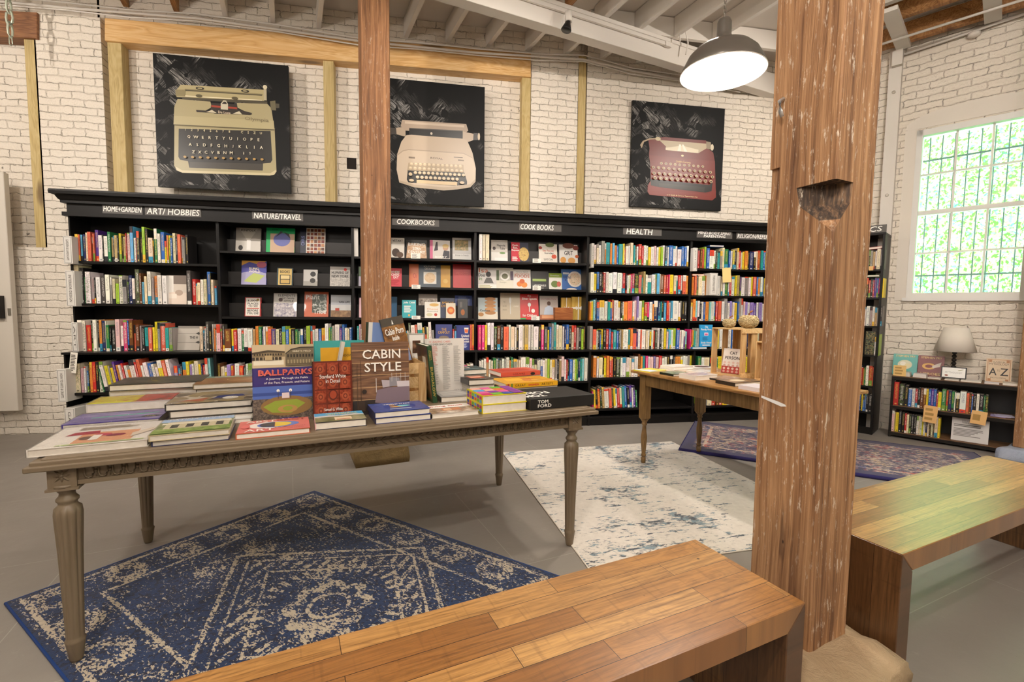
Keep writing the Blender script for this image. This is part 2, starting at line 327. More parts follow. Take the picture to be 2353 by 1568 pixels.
JOISTW = m_wood('raw_joist', 'b98a55', '9a6a3a', '6b431f', 'Y')
WPAINT = flat('e2dbd2', .5); CEIL = flat('dad2c8', .7)
TABLE = m_wood('greige_painted_wood', '7d6d58', '796954', '73634d', 'X', knots=False, rough=.42, bump=.05)
TABLEZ = m_wood('greige_painted_turned_wood', '7d6d58', '796954', '706049', 'Z', knots=False, rough=.42, bump=.05)
OAK = m_wood('farmhouse_pine_top', 'b88c54', '966b3a', '684522', 'Y', rough=.4)
OAKZ = m_wood('farmhouse_pine_leg', '8a6c42', '70542e', '4f3a1e', 'Z', rough=.45)
CRATE = m_wood('pale_crate_pine', 'e6c795', 'd8b37c', 'bd9059', 'Y', knots=False, rough=.6)
CRATEZ = m_wood('pale_crate_slat', 'dcbd8c', 'c9a06a', 'a3794a', 'Z', knots=False, rough=.6)
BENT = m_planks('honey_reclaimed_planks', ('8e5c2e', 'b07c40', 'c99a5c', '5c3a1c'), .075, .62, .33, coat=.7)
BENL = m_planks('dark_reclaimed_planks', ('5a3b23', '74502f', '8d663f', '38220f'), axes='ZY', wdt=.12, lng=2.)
PAPER = flat('f0ebe2', .7); IRON = flat('26221f', .4, .5); WHITEC = flat('eeeae2', .5)
WRAP = m_wrap(); GLASS = m_glass()
# ------------------------------------------------------------------ mesh builder
class MB:
    def __init__(s): s.v = []; s.f = []; s.mi = []; s.sm = []
    def add(s, vs, fs, mi=0, M=None, smooth=False):
        b = len(s.v); s.v += [tuple(M @ Vector(p)) if M else tuple(p) for p in vs]
        for f in fs: s.f.append(tuple(b+i for i in f)); s.mi.append(mi); s.sm.append(smooth)
        return s
    def box(s, a, b, mi=0, M=None):
        x0, y0, z0 = a; x1, y1, z1 = b
        return s.add([(x0, y0, z0), (x1, y0, z0), (x1, y1, z0), (x0, y1, z0), (x0, y0, z1), (x1, y0, z1), (x1, y1, z1), (x0, y1, z1)],
                     [(0, 3, 2, 1), (4, 5, 6, 7), (0, 1, 5, 4), (1, 2, 6, 5), (2, 3, 7, 6), (3, 0, 4, 7)], mi, M)
    def prism(s, pts, axis, a, b, mi=0, M=None):       # polygon extruded along axis; pts in the two other axes (order x,y,z)
        n = len(pts)
        def P(p, t): return {'X': (t, p[0], p[1]), 'Y': (p[0], t, p[1]), 'Z': (p[0], p[1], t)}[axis]
        vs = [P(p, a) for p in pts]+[P(p, b) for p in pts]
        return s.add(vs, [tuple(range(n))[::-1], tuple(range(n, 2*n))]+[(i, (i+1) % n, n+(i+1) % n, n+i) for i in range(n)], mi, M)
    def lathe(s, prof, seg=24, mi=0, M=None, flute=None, smooth=True):
        vs = []; fs = []
        for k, (r, z) in enumerate(prof):
            for i in range(seg):
                a = 2*PI*i/seg; rr = r
                if flute and flute[0] <= z <= flute[1]: rr = r*(1-flute[3]*(.5+.5*math.cos(a*flute[2]))**2.5)
                vs.append((rr*math.cos(a), rr*math.sin(a), z))
        for k in range(len(prof)-1):
            for i in range(seg): j = (i+1) % seg; fs.append((k*seg+i, k*seg+j, (k+1)*seg+j, (k+1)*seg+i))
        fs.append(tuple(range(seg))[::-1]); fs.append(tuple((len(prof)-1)*seg+i for i in range(seg)))
        return s.add(vs, fs, mi, M, smooth)
    def tube(s, pts, r, seg=8, mi=0, M=None, closed=False):
        pts = [Vector(p) for p in pts]; n = len(pts); vs = []; fs = []
        for i, p in enumerate(pts):
            d = (pts[(i+1) % n]-pts[i-1]) if closed else (pts[min(i+1, n-1)]-pts[max(i-1, 0)])
            d.normalize(); ref = Vector((0, 0, 1)) if abs(d.z) < .9 else Vector((1, 0, 0))
            a = d.cross(ref).normalized(); b = d.cross(a)
            for k in range(seg): t = 2*PI*k/seg; vs.append(p+a*(r*math.cos(t))+b*(r*math.sin(t)))
        for i in range(n if closed else n-1):
            for k in range(seg): j = (k+1) % seg; i2 = (i+1) % n; fs.append((i*seg+k, i*seg+j, i2*seg+j, i2*seg+k))
        if not closed: fs += [tuple(range(seg))[::-1], tuple((n-1)*seg+k for k in range(seg))]
        return s.add(vs, fs, mi, M, True)
    def build(s, name, mats, parent=None, M=None, loc=None, rz=0.):
        me = bpy.data.meshes.new(name); me.from_pydata(s.v, [], s.f)
        for q in (mats if isinstance(mats, (list, tuple)) else [mats]): me.materials.append(q)
        me.polygons.foreach_set('material_index', s.mi); me.polygons.foreach_set('use_smooth', s.sm)
        me.validate(); me.update()
        o = bpy.data.objects.new(name, me); COL.objects.link(o)
        if parent: o.parent = parent
        if M: o.matrix_local = M
        if loc is not None: o.location = loc; o.rotation_euler = (0, 0, rz)
        return o
def bevel(o, w=.004, seg=2):
    md = o.modifiers.new('bevel', 'BEVEL'); md.width = w; md.segments = seg; md.limit_method = 'ANGLE'; md.angle_limit = .6
    return o
def tag(o, label=None, cat=None, group=None, kind=None):
    if label: o['label'] = label
    if cat: o['category'] = cat
    if group: o['group'] = group
    if kind: o['kind'] = kind
    return o
def thing(name, label, cat, loc=(0, 0, 0), rz=0., group=None, M=None):
    o = bpy.data.objects.new(name, None); COL.objects.link(o); o.empty_display_size = .1
    if M: o.matrix_world = M
    else: o.location = loc; o.rotation_euler = (0, 0, rz)
    return tag(o, label, cat, group)
def struct(o): o['kind'] = 'structure'; return o
_tx = {}
def text_geo(txt, seg=2):
    k = (txt, seg)
    if k not in _tx:
        c = bpy.data.curves.new('t', 'FONT'); c.body = txt; c.size = 1; c.resolution_u = seg; c.align_x = 'CENTER'; c.align_y = 'CENTER'
        o = bpy.data.objects.new('t', c); me = o.to_mesh()
        vs = [tuple(v.co) for v in me.vertices]; fs = [tuple(p.vertices) for p in me.polygons]
        o.to_mesh_clear(); bpy.data.objects.remove(o); bpy.data.curves.remove(c)
        _tx[k] = (vs, fs)
    return _tx[k]
def put_text(mb, txt, cx, cz, size, y, mi=0, width=None, rot=0., M=None, bold=0., shear=0.):
    """text in the local xz plane facing -y"""
    vs, fs = text_geo(txt)
    if not vs: return
    xs = [v[0] for v in vs]; w = max(xs)-min(xs); mx = (max(xs)+min(xs))/2
    ys = [v[1] for v in vs]; hh = max(ys)-min(ys); my = (max(ys)+min(ys))/2
    sx = width/w if width else size/max(hh, .5); sz = size/hh
    c, s = math.cos(rot), math.sin(rot)
    for k, (ox, oz) in enumerate([(0, 0)]+([(bold, 0), (0, bold)] if bold else [])):
        out = []
        for v in vs:
            a = (v[0]-mx)*sx+ox; b = (v[1]-my)*sz+oz; a += b*shear
            out.append((cx+a*c-b*s, y-.00008*k, cz+a*s+b*c))
        mb.add(out, fs, mi, M)
# ------------------------------------------------------------------ cover art DSL, coordinates 0..1 on the front (x right, z up)
def art(mb, mats, w, h, items, y=-.0005, M=None, x0=0., z0=0.):
    def mi(m_):
        if isinstance(m_, str): m_ = flat(m_)
        if m_ not in mats: mats.append(m_)
        return mats.index(m_)
    for k, it in enumerate(items):
        yy = y-.00025*k; t = it[0]
        if t == 'r': _, a, b, c, d, q = it; pts = [(a, b), (c, b), (c, d), (a, d)]
        elif t == 'e': _, a, b, rx, rz, q = it; pts = [(a+rx*math.cos(i*PI/12), b+rz*math.sin(i*PI/12)) for i in range(24)]
        elif t == 'p': _, pts, q = it
        elif t == 't':
            _, a, b, sz, s_, q = it[:6]; wd = it[6]*w if len(it) > 6 and it[6] else None
            put_text(mb, s_, x0+a*w, z0+b*h, sz*h, yy, mi(q), wd, it[7] if len(it) > 7 else 0., M, bold=.0012 if sz*h > .02 else 0.); continue
        elif t == 'l':    # block of thin writing lines
            _, a, b, c, d, n, q = it
            rr = random.Random(n)
            for i in range(n):
                zz = d-(d-b)*(i+.5)/n; hh = (d-b)/n*.28; e = a+(c-a)*rr.uniform(.55, 1)
                mb.add([(x0+a*w, yy, z0+(zz-hh)*h), (x0+e*w, yy, z0+(zz-hh)*h), (x0+e*w, yy, z0+(zz+hh)*h), (x0+a*w, yy, z0+(zz+hh)*h)], [(0, 1, 2, 3)], mi(q), M)
            continue
        mb.add([(x0+p[0]*w, yy, z0+p[1]*h) for p in pts], [tuple(range(len(pts)))], mi(q), M)
# ------------------------------------------------------------------ room shell
def wallbox(name, a, b, mat): return struct(MB().box(a, b).build(name, mat))
ROOM = [(-6.4, -4.3), (11.29, -4.3), (4.52, 5.9), (-6.4, 5.9)]
struct(MB().prism(ROOM, 'Z', -.1, 0).build('floor', FLOOR))
NW = Vector((.833, .553, 0)); NU = Vector((.553, -.833, 0)); PW = Vector((4.868, 4.181, 0))+NW*.36     # right wall: outward normal, direction, point
def WR(u, d=0., z=0.): return PW+NU*u+NW*d+Vector((0, 0, z))
WTOP = 4.42
back = MB()
back.box((-6.3, 5.62, 0), (5.2, 5.85, 4.6))
xa, xb = PY(90, 300, 5.5).x, PY(242, 300, 5.5).x
back.box((xa, 5.5, 0), (xb, 5.63, 4.6)); back.box((PY(1218, 400, 5.5).x, 5.5, 0), (PY(1327, 300, 5.5).x, 5.63, 4.6)); back.box((PY(1347, 300, 5.5).x, 5.5, 0), (5.0, 5.63, 4.6))
back.box((-6.3, 5.5, 0), (xa, 5.63, 1.88)); back.box((xb, 5.5, 0), (1.1, 5.63, 2.0)); back.box((xb-.02, 5.5, 4.14), (1.19, 5.63, 4.6)); back.box((-6.3, 5.5, 4.1), (xa, 5.63, 4.6))
struct(back.build('wall_back', BRICK))
# right wall with the window opening (local frame: x = u, y outward, z up)
MR = Matrix.Translation(PW) @ Matrix(((NU.x, NW.x, 0, 0), (NU.y, NW.y, 0, 0), (0, 0, 1, 0), (0, 0, 0, 1)))
U0w, U1w, Z0w, Z1w = .03, .93, 1.49, 3.27
rw = MB()
for a, b in (((-1.9, 0, 0), (U0w, .35, 4.6)), ((U1w, 0, 0), (1.45, .35, 4.6)), ((2.8, 0, 0), (10.6, .35, 4.6)), ((U0w, 0, 0), (U1w, .35, Z0w)), ((U0w, 0, Z1w), (U1w, .35, 4.6)), ((1.45, 0, 0), (2.8, .35, Z0w)), ((1.45, 0, Z1w), (2.8, .35, 4.6))): rw.box(a, b)
struct(rw.build('wall_right', BRICKR, M=MR))
PLAST = flat('e3dace', .6)
arc = [(-.02+.5*0, Z1w+.02)]+[(.48+.55*math.cos(PI-i*PI/16)*1.0, Z1w+.03+.17*math.sin(i*PI/16)**.8) for i in range(17)]+[(1.0, Z1w+.02)]
pl_ = MB().prism(arc, 'Y', -.006, .01).prism([(-.07, Z0w-.03), (.04, Z0w-.03), (.04, Z1w+.06), (-.07, Z1w+.02)], 'Y', -.005, .01)
struct(pl_.build('trim_1', PLAST, M=MR))
wallbox('wall_left', (-6.4, -4.2, 0), (-6.2, 5.9, 4.6), flat('ddd5c9', .7)); wallbox('wall_rear', (-6.3, -4.3, 0), (11.2, -4.1, 4.6), flat('cfc6ba', .7))
struct(MB().prism(ROOM, 'Z', 4.47, 4.6).build('ceiling', CEIL))
# window frame, glass, bars
wf = MB()
def fr(u0, u1, z0, z1, d0, d1, mb=wf): mb.box((u0, d0, z0), (u1, d1, z1))
fr(U0w, U0w+.05, Z0w, Z1w, -.015, .12); fr(U1w-.05, U1w, Z0w, Z1w, -.015, .12); fr(U0w, U1w, Z0w, Z0w+.05, -.02, .12); fr(U0w, U1w, Z1w-.06, Z1w, -.015, .12)
fr(U0w-.03, U1w+.03, Z0w-.035, Z0w, -.04, .1)
gl0, gl1 = U0w+.05, U1w-.05; zm = 2.40
fr(gl0, gl1, zm-.022, zm+.022, .03, .09)
for i in (1, 2): u = gl0+(gl1-gl0)*i/3; fr(u-.009, u+.009, Z0w+.05, Z1w-.06, .045, .075)
for z in ((Z0w+.05+zm)/2, (Z1w-.06+zm)/2): fr(gl0, gl1, z-.009, z+.009, .045, .075)
w1 = wf.build('window_1', flat('e4e1dc', .4), M=MR); struct(w1)
MB().box((gl0, .058, Z0w+.05), (gl1, .062, Z1w-.06)).build('glass_pane', GLASS, w1)
bars = MB()
for i in range(9): u = U0w+.09+i*.101; bars.tube([(u, .26, Z0w), (u, .26, Z1w)], .0065, 6)
for z in (1.74, 3.0): bars.box((U0w, .255, z-.009), (U1w, .265, z+.009))
bars.build('security_bars', flat('6c7a74', .6), w1)
w2 = MB()
for a, b in (((1.45, 0, Z0w), (1.5, .12, Z1w)), ((2.75, 0, Z0w), (2.8, .12, Z1w)), ((1.45, 0, Z0w), (2.8, .12, Z0w+.05)), ((1.45, 0, Z1w-.05), (2.8, .12, Z1w)), ((1.45, .03, 2.38), (2.8, .09, 2.42)), ((1.9, .05, Z0w), (1.92, .08, Z1w)), ((2.34, .05, Z0w), (2.36, .08, Z1w))): w2.box(a, b)
struct(w2.build('window_2', flat('e4e1dc', .4), M=MR))
# timber pilaster on right wall with conduit box
tp = MB().box((-.24, -.07, .0), (-.128, .0, 4.2)).build('timber_pilaster', WPAINT, M=MR); tag(tp, 'white painted vertical timber strapped to the brick beside the barred window', 'post')
for z in (2.62, 3.72): MB().lathe([(.016, 0), (.016, .008), (.008, .012)], 12, M=Matrix.Translation((-.184, -.071, z)) @ Matrix.Rotation(PI/2, 4, 'X')).build('bolt', flat('cfc6ba', .4), tp)
jb = MB().box((-.21, -.13, 3.98), (-.12, -.072, 4.14)).build('junction_box', WPAINT, M=MR); tag(jb, 'white electrical box on top of the white timber by the window', 'junction box')
cdr = MB().tube([(-.12, -.05, 4.10), (.8, -.05, 4.15), (2.2, -.05, 4.15)], .014, 8).build('conduit', WPAINT, M=MR); tag(cdr, 'white conduit pipe running along the top of the window wall', 'pipe')
bevel(MB().lathe([(.05, 0), (.05, .03), (.02, .045)], 16, M=MR @ Matrix.Translation((.42, -.05, 4.11)) @ Matrix.Rotation(PI, 4, 'X')).build('smoke_detector', WPAINT)); tag(bpy.data.objects['smoke_detector'], 'small round white detector under the pipe high on the window wall', 'smoke detector')
# ------------------------------------------------------------------ timbers on the back wall
def ptimber(name, label, quad, y0, y1, mat, cat='beam'):
    pts = [PY(x, y, y0) for x, y in quad]
    mb = MB(); vs = [(p.x, y0, p.z) for p in pts]+[(p.x, y1, p.z) for p in pts]
    c = sum((Vector(v) for v in vs), Vector())/8
    mb.add([tuple(Vector(v)-c) for v in vs], [(3, 2, 1, 0), (4, 5, 6, 7), (0, 1, 5, 4), (1, 2, 6, 5), (2, 3, 7, 6), (3, 0, 4, 7)])
    o = mb.build(name, mat, loc=c); bevel(o, .004, 1); return tag(o, label, cat)
ptimber('timber_lintel', 'long golden knotty pine beam set into the brick above two typewriter pictures', [(240, 93), (1220, 177), (1220, 122), (240, 41)], 5.47, 5.62, PINE)
ptimber('timber_lintel', 'dark brown beam end at the upper left corner behind the hanging chain', [(-60, 81), (85, 88), (85, 28), (-60, 20)], 5.47, 5.62, OLDB)
def stud(x0, x1, ytop, ybot, label, y0=5.5):
    a = PY(x0, ytop, y0); b = PY(x1, ytop, y0); zb = PY(x0, ybot, y0).z
    return tag(bevel(MB().box((a.x, y0, zb), (b.x, 5.62, a.z)).build('timber_stud', STUD), .003, 1), label, 'stud')
stud(246, 278, 96, 470, 'pine stud left of the green typewriter picture under the beam')
stud(742, 766, 132, 480, 'pine stud right of the green typewriter picture, next to the brown post')
stud(1200, 1220, 176, 500, 'pine stud right of the cream typewriter picture under the beam end')
stud(1329, 1348, 128, 500, 'pine stud in a dark brick slot between the cream and red typewriters')
stud(54, 82, 85, 568, 'leftmost pine stud ending above the broken brick patch')
# ------------------------------------------------------------------ ceiling structure
BZ = 4.02
bm_ = MB().box((-5.5, 0, 0), (5.85, .13, .24)); bm_.box((-5.5, -.012, .2), (4.6, 0, .24))
bo = bm_.build('ceiling_beam', WPAINT, M=Matrix.Translation(G(0, 4.10, BZ)) @ Matrix.Rotation(A0, 4, 'Z')); tag(bevel(bo, .004, 1), 'big white painted beam crossing the ceiling above the brown post', 'beam')
def joist(a, b0, b1, mat, label, grp, z0=4.262, th=.045, hh=.2):
    o = MB().box((-th/2, b0, 0), (th/2, b1, hh)).build('joist', mat, M=Matrix.Translation(G(a, 0, z0)) @ Matrix.Rotation(A0, 4, 'Z'))
    return tag(o, label, 'joist', grp)
# x on back wall 5.5 -> e1 coordinate
for i in range(-9, 12):
    x = -2.026+.4505*i
    a = x*math.cos(A0)+5.5*math.sin(A0)
    bmax = 5.66/math.cos(A0) + a*math.tan(-A0) if False else (5.495-a*E1.y)/E2.y
    wood = i in (-1, -2)
    b0_ = (4.96-a*E1.y)/E2.y if a > 2.6 else 4.165
    if a > 5.2: continue
    joist(a, b0_, bmax, JOISTW if wood else WPAINT, ('raw brown joist beyond the white beam, above the golden pine lintel' if wood else 'white joist resting on the big white beam and the back brick wall'), 'raw joists over the back wall' if wood else 'white joists over the back wall')
    b1_ = (4.9-a*E1.y)/E2.y if a > 2.6 else 4.155; br_ = i in (8, 9, 10)
    if 1.2 < a < 2.6: br_ = True
    else: br_ = False
    joist(a, -1.5, b1_, JOISTW if br_ else WPAINT, ('raw brown joist near the top centre, on the camera side of the beam' if br_ else 'white joist on the camera side of the big white beam'), 'raw joists near the middle' if br_ else 'white joists near the middle')
tr_ = MB().box((1.9, 4.905, 4.262), (4.2, 4.95, 4.46)).build('trimmer_joist', WPAINT); tag(tr_, 'white trimmer joist above the hanging lamp, parallel to the book wall', 'joist')
for k, (u0, u1, d, z, mt, lb) in enumerate([(-.3, 3.5, -.16, 4.17, JOISTW, 'long brown beam along the top of the window wall'), (-.3, 3.5, -.62, 4.22, JOISTW, 'brown laminated beam slanting over the window corner'), (-.5, 3.5, -.95, 4.24, WPAINT, 'white joist parallel to the window wall')]):
    tag(MB().box((u0, d-.03, z), (u1, d+.03, z+.2)).build('timber', mt, M=MR), lb, 'beam')
for u in (-.12, .55):
    o = MB().box((u-.06, -1.0, 4.14), (u+.06, -.1, 4.18)).build('timber', WPAINT, M=MR); tag(o, 'short white cross timber near the window wall, %s one' % ('left' if u < 0 else 'right'), 'beam')
tag(MB().tube([(-.45, -.42, 4.12), (3., -.42, 4.12)], .013, 8).build('water_pipe', flat('e0dad2', .35), M=MR), 'thin white pipe crossing in front of the brown beam over the window', 'pipe')
# conduits on back wall
pts = [(-40, 0), (150, 18), (300, 30), (450, 42), (640, 68), (830, 95), (960, 108), (1100, 122), (1240, 130), (1340, 137), (1400, 150), (1450, 162), (1560, 182), (1700, 205)]
for k, (dz, r, lb) in enumerate([(0, .013, 'white conduit pipe running the length of the back wall'), (-.035, .007, 'thin white cable sagging below the conduit on the back wall'), (.03, .008, 'second thin white cable above the conduit on the back wall')]):
    P3 = [PY(x, y, 5.44) for x, y in pts]
    tag(MB().tube([(p.x, 5.44-.01*k, p.z+dz+(.012*math.sin(i*2.2) if k else 0)) for i, p in enumerate(P3)], r, 8).build('conduit' if k == 0 else 'cable', WPAINT), lb, 'pipe' if k == 0 else 'cable')
# dark plate on the wall, its colour standing for shade inside a hole
hp = PY(808, 376, 5.618)
struct(MB().box((-.05, 0, -.06), (.05, .01, .06)).build('hole_shade_plate', flat('1e1612', .9), loc=(hp.x, 5.612, hp.z)))
# ------------------------------------------------------------------ central post, pillar, stones
def rock(name, label, boxc, size, mat, seed, rz=A0, rough=.02):
    import bmesh
    bm = bmesh.new(); bmesh.ops.create_cube(bm, size=1)
    bmesh.ops.subdivide_edges(bm, edges=bm.edges[:], cuts=7, use_grid_fill=True)
    r = random.Random(seed)
    from mathutils import noise
    for v in bm.verts:
        v.co = Vector((v.co.x*size[0], v.co.y*size[1], (v.co.z+.5)*size[2]))
        n = noise.noise_vector(v.co*5+Vector((seed, 0, 0)))*rough+noise.noise_vector(v.co*14)*rough*.4
        if v.co.z > .01: v.co += n
        if v.co.z > size[2]*.9: v.co.x *= .96; v.co.y *= .96
    me = bpy.data.meshes.new(name); bm.to_mesh(me); bm.free(); me.materials.append(mat)
    for p in me.polygons: p.use_smooth = True
    o = bpy.data.objects.new(name, me); COL.objects.link(o); o.location = boxc; o.rotation_euler = (0, 0, rz)
    return tag(o, label, 'stone')
rock('stone_footing', 'rough olive brown stone block under the brown post behind the table', G(.69, 4.19), (.44, .44, .36), m_stone('olive_stone', '5d4c2b', '93794c'), 3, rough=.025)
rock('stone_footing', 'large pale tan stone under the thick pillar beside the bench', G(1.685, 1.0), (.44, .44, .125), m_stone('tan_stone', 'a08664', 'c0a988'), 9, rough=.03)
rock('stone_footing', 'pale stone with bluish daylight in its colour under the far right post', (5.40, 3.31, 0), (.46, .30, .10), m_stone('daylight_tint_stone', '98a4bb', 'c3cadb'), 5, rough=.02)  # the window's bluish daylight is put into this stone's colour
po = MB()
pa, pb = PP(838, 730, G(0, 4.08), E2), PP(900, 730, G(0, 4.08), E2)
a0_, a1_ = pa.dot(E1), pb.dot(E1)
po.box((a0_, 4.08, .36), (a1_, 4.29, 4.02))
o = po.build('wooden_post', POST, M=Matrix.Rotation(A0, 4, 'Z')); bevel(o, .006, 1); tag(o, 'tall brown rough sawn post standing behind the book table', 'post')
o = MB().box((-.11, -.11, .095), (.11, .11, 4.26)).build('wooden_post', PILL, loc=(5.50, 3.34, 0), rz=A0); tag(bevel(o, .006, 1), 'brown post cut off by the right edge behind the far bench', 'post')
# the big pillar: cross section polygons by level. local frame e1,e2
C1, C2 = 1.645, .985
def sect(z, nl=0., nr=0., left=0., wd=.212, dp=.242, right=0., cut=0.):
    nl = max(nl, .005); nr = max(nr, .005)
    return [(left+cut, dp), (left+cut, .205), (left, .204), (left, nl), (nr, 0.), (wd-right, 0), (wd-right, dp)], z
lv = [sect(.115), sect(1.60), sect(1.64, .05, .035), sect(1.70, .12, .085), sect(1.745, .13, .092), sect(1.7455, .13, .092, cut=.012), sect(1.768, .135, .095, cut=.012), sect(1.7695, .0, .0, cut=.012), sect(1.858, cut=.012), sect(1.8585), sect(2.4), sect(3.2), sect(4.26)]
pm = MB(); vs = []; nseg = 5
for pg, z in lv: vs += [(p[0], p[1], z) for p in pg]
fs = [(k*7+i, (k*7+(i+1) % 7), ((k+1)*7+(i+1) % 7), ((k+1)*7+i)) for k in range(len(lv)-1) for i in range(7)]
fs = [tuple(f) for f in fs]; fs += [tuple(range(7))[::-1], tuple(range((len(lv)-1)*7, len(lv)*7))]
pm.add(vs, fs)
for q, f in enumerate(fs[:-2]):
    if q//7 in (2, 3, 4, 5, 6) and q % 7 == 3: pm.mi[q] = 1
NOT_ = m_weathered('dark_notch', '8a6a4c', '4c3a2c', '1c1612', .6)  # darker wood tones for the notch faces
pil = pm.build('wooden_pillar', [PILL, NOT_], M=Matrix.Translation(G(C1, C2)) @ Matrix.Rotation(A0, 4, 'Z')); tag(pil, 'thick weathered wooden pillar with a notch in the right foreground', 'pillar')
MB().tube([(-.004, .2, 2.10), (-.03, .195, 2.085), (-.03, .19, 2.05), (-.02, .19, 2.03)], .007, 8).build('cable_clip', flat('d6d6d6', .3, .6), pil)['label'] = 'small grey metal clip'
MB().prism([(.232, 1.003), (.16, .992), (.135, .986), (.13, .98), (.15, .976), (.19, .985), (.232, .995)], 'X', -.0015, .001).build('paint_smear', flat('efefef', .5), pil)['label'] = 'white paint smear'
# ------------------------------------------------------------------ rugs
def rug(name, label, c, rz, lx, ly, th, mat, edge):
    o = MB().box((-lx/2, -ly/2, 0), (lx/2, ly/2, th)).build(name, mat, loc=c, rz=rz); bevel(o, min(th*.45, .012), 3); tag(o, label, 'rug')
    b = MB().tube([(-lx/2, -ly/2, th/2), (lx/2, -ly/2, th/2), (lx/2, ly/2, th/2), (-lx/2, ly/2, th/2)], th*.55, 6, closed=True).build('binding', edge, o)
    return o
u_ = Vector((1.431, -1.312, 0)).normalized(); v_ = Vector((u_.y, -u_.x, 0)); T_ = Vector((-.795, 3.48, 0))
rug('area_rug', 'dark blue rug with cream medallion pattern under the grey table', T_+u_*1.2+v_*.765, math.atan2(u_.y, u_.x), 2.4, 1.53, .012, m_rug_blue(), flat('123a78', .9))
u_ = Vector((.131, -1.967, 0)).normalized(); v_ = Vector((-u_.y, u_.x, 0)); T_ = Vector((.681, 4.186, 0))
rug('area_rug', 'worn cream and slate blue rug under the pine table leg', T_+u_*1.0+v_*.87, math.atan2(u_.y, u_.x), 2.0, 1.74, .009, m_rug_white(), flat('ddd3c4', .9))
u_ = Vector((.79, -.613, 0)); v_ = Vector((-.613, -.79, 0)); T_ = Vector((3.1, 4.99, 0))
rug('area_rug', 'thick purple rug with red and cream pattern near the low shelf', T_+u_*1.225+v_*.62, math.atan2(u_.y, u_.x), 2.45, 1.24, .03, m_rug_purple(), flat('26215a', .9))
# ------------------------------------------------------------------ benches
def bench(a0, a1, b0, b1, label):
    L, Wd, h, t = a1-a0, b1-b0, .472, .077
    r = thing('plank_bench', label, 'bench', G(a0, b0), A0, 'reclaimed wood benches')
    s_ = bevel(MB().prism([(0, h), (t, h-t), (L-t, h-t), (L, h)], 'Y', 0, Wd).build('bench_top', BENT, r), .0025, 1)
    for sgn in (0, 1):
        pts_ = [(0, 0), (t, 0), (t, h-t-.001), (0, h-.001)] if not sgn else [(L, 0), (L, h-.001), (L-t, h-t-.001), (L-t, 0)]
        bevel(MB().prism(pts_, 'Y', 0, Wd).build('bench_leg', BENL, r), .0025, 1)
    return r
bench(-.52, 1.362, .832, 1.252, 'honey coloured plank bench in the foreground, left of the pillar')
bench(1.95, 3.80, .865, 1.30, 'plank bench right of the pillar with pale daylight on its top')
# ------------------------------------------------------------------ bookcase
X0, BW, DF, DL = -3.3385, 1.2873, 5.20, 5.05
BAYN = ['home and garden', 'nature and travel', 'first cookbook', 'second cookbook', 'health', 'mind and parenting']
UP = [[1.735, 1.33], [1.872, 1.538, 1.212], [1.853, 1.545, 1.21], [1.85, 1.548, 1.198], [1.848, 1.518, 1.197], [1.83, 1.508, 1.199]]
LO = [[.485], [.5], [.515], [.515], [.55, .19], [.55, .19]]
for i in range(6):
    xa_ = X0+BW*i; r = thing('bookcase', 'black wooden bookcase bay of the %s section' % BAYN[i], 'bookcase', (xa_, 0, 0), 0, 'bookcase bays along the back wall')
    T = .026
    MB().box((0, 5.478, .1), (BW, 5.49, 2.368)).build('back_panel', BLACK, r)
    for s_ in (0, 1):
        x = 0 if s_ == 0 else BW-T/2
        bevel(MB().box((x, DF, .87), (x+T/2, 5.478, 2.15)).box((x, DL, 0), (x+T/2, 5.478, .848)).build('side_panel', BLACK, r), .001, 1)
    for z in UP[i]:
        bevel(MB().box((T/2, DF+.005, z-.024), (BW-T/2, 5.478, z)).build('shelf', BLACK, r), .0015, 1)
        if i in (1, 2, 3): MB().box((T/2, 5.40, z), (BW-T/2, 5.478, z+.14)).build('display_step', flat('242120', .4), r)
    for z in LO[i]+[.1]:
        bevel(MB().box((T/2, DL+.004, z-.024), (BW-T/2, 5.478, z)).build('shelf', BLACK, r), .0015, 1)
    MB().box((T/2, DL+.01, 0), (BW-T/2, DL+.03, .076)).build('plinth', BLACK, r)
XR = X0+6*BW
o = bevel(MB().box((X0-.012, DL-.012, .849), (XR+.01, 5.49, .87)).build('bookcase_countertop', BLACK), .003, 2); tag(o, 'long black ledge running the length of the wall bookcases at waist height', 'countertop')
prof = [(-.02, 2.15), (.03, 2.15), (.03, 2.187), (.004, 2.187), (.004, 2.268), (.035, 2.27), (.035, 2.292), (.045, 2.30), (.062, 2.335), (.09, 2.342), (.092, 2.368), (.088, 2.384), (-.02, 2.384)]
vs = []
for o_, z in prof: vs += [(XR+.03, DF-o_, z), (X0-o_, DF-o_, z), (X0-o_, 5.49, z)]
n = len(prof); fs = []
for k in range(n):
    j = (k+1) % n
    for q in (0, 1): fs.append((k*3+q, j*3+q, j*3+q+1, k*3+q+1))
cm = MB().add(vs, fs); cm.box((X0+.02, DF+.02, 2.37), (XR, 5.49, 2.384))
tag(cm.build('bookcase_cornice', BLACK), 'continuous black moulded cornice and signboard along the top of the bookcases', 'cornice')
CHALK = flat('f4f1ea', .8); SLATE = flat('5a5652', .5)
def sign(x0, y0, x1, y1, lines, label, z=None, yp=DF-.005, sh=.12):
    a = PY(x0, y0, yp); b = PY(x1, y1, yp); w = b.x-a.x; h = a.z-b.z
    r = thing('chalk_sign', label, 'sign', (a.x, yp, b.z))
    h2 = max(h-.012*w, .075); r.location.z = 2.19 if z is None else z
    h2 = .078
    bevel(MB().box((0, -.003, 0), (w, 0, h2)).build('sign_card', SLATE, r), .0008, 1)
    mb = MB()
    for cx, cz, sz, s_, wd in lines: put_text(mb, s_, cx*w, cz*h2, sz*h2, -.0036, 0, wd*w, 0, None, .0022, sh)
    mb.build('chalk_lettering', CHALK, r)
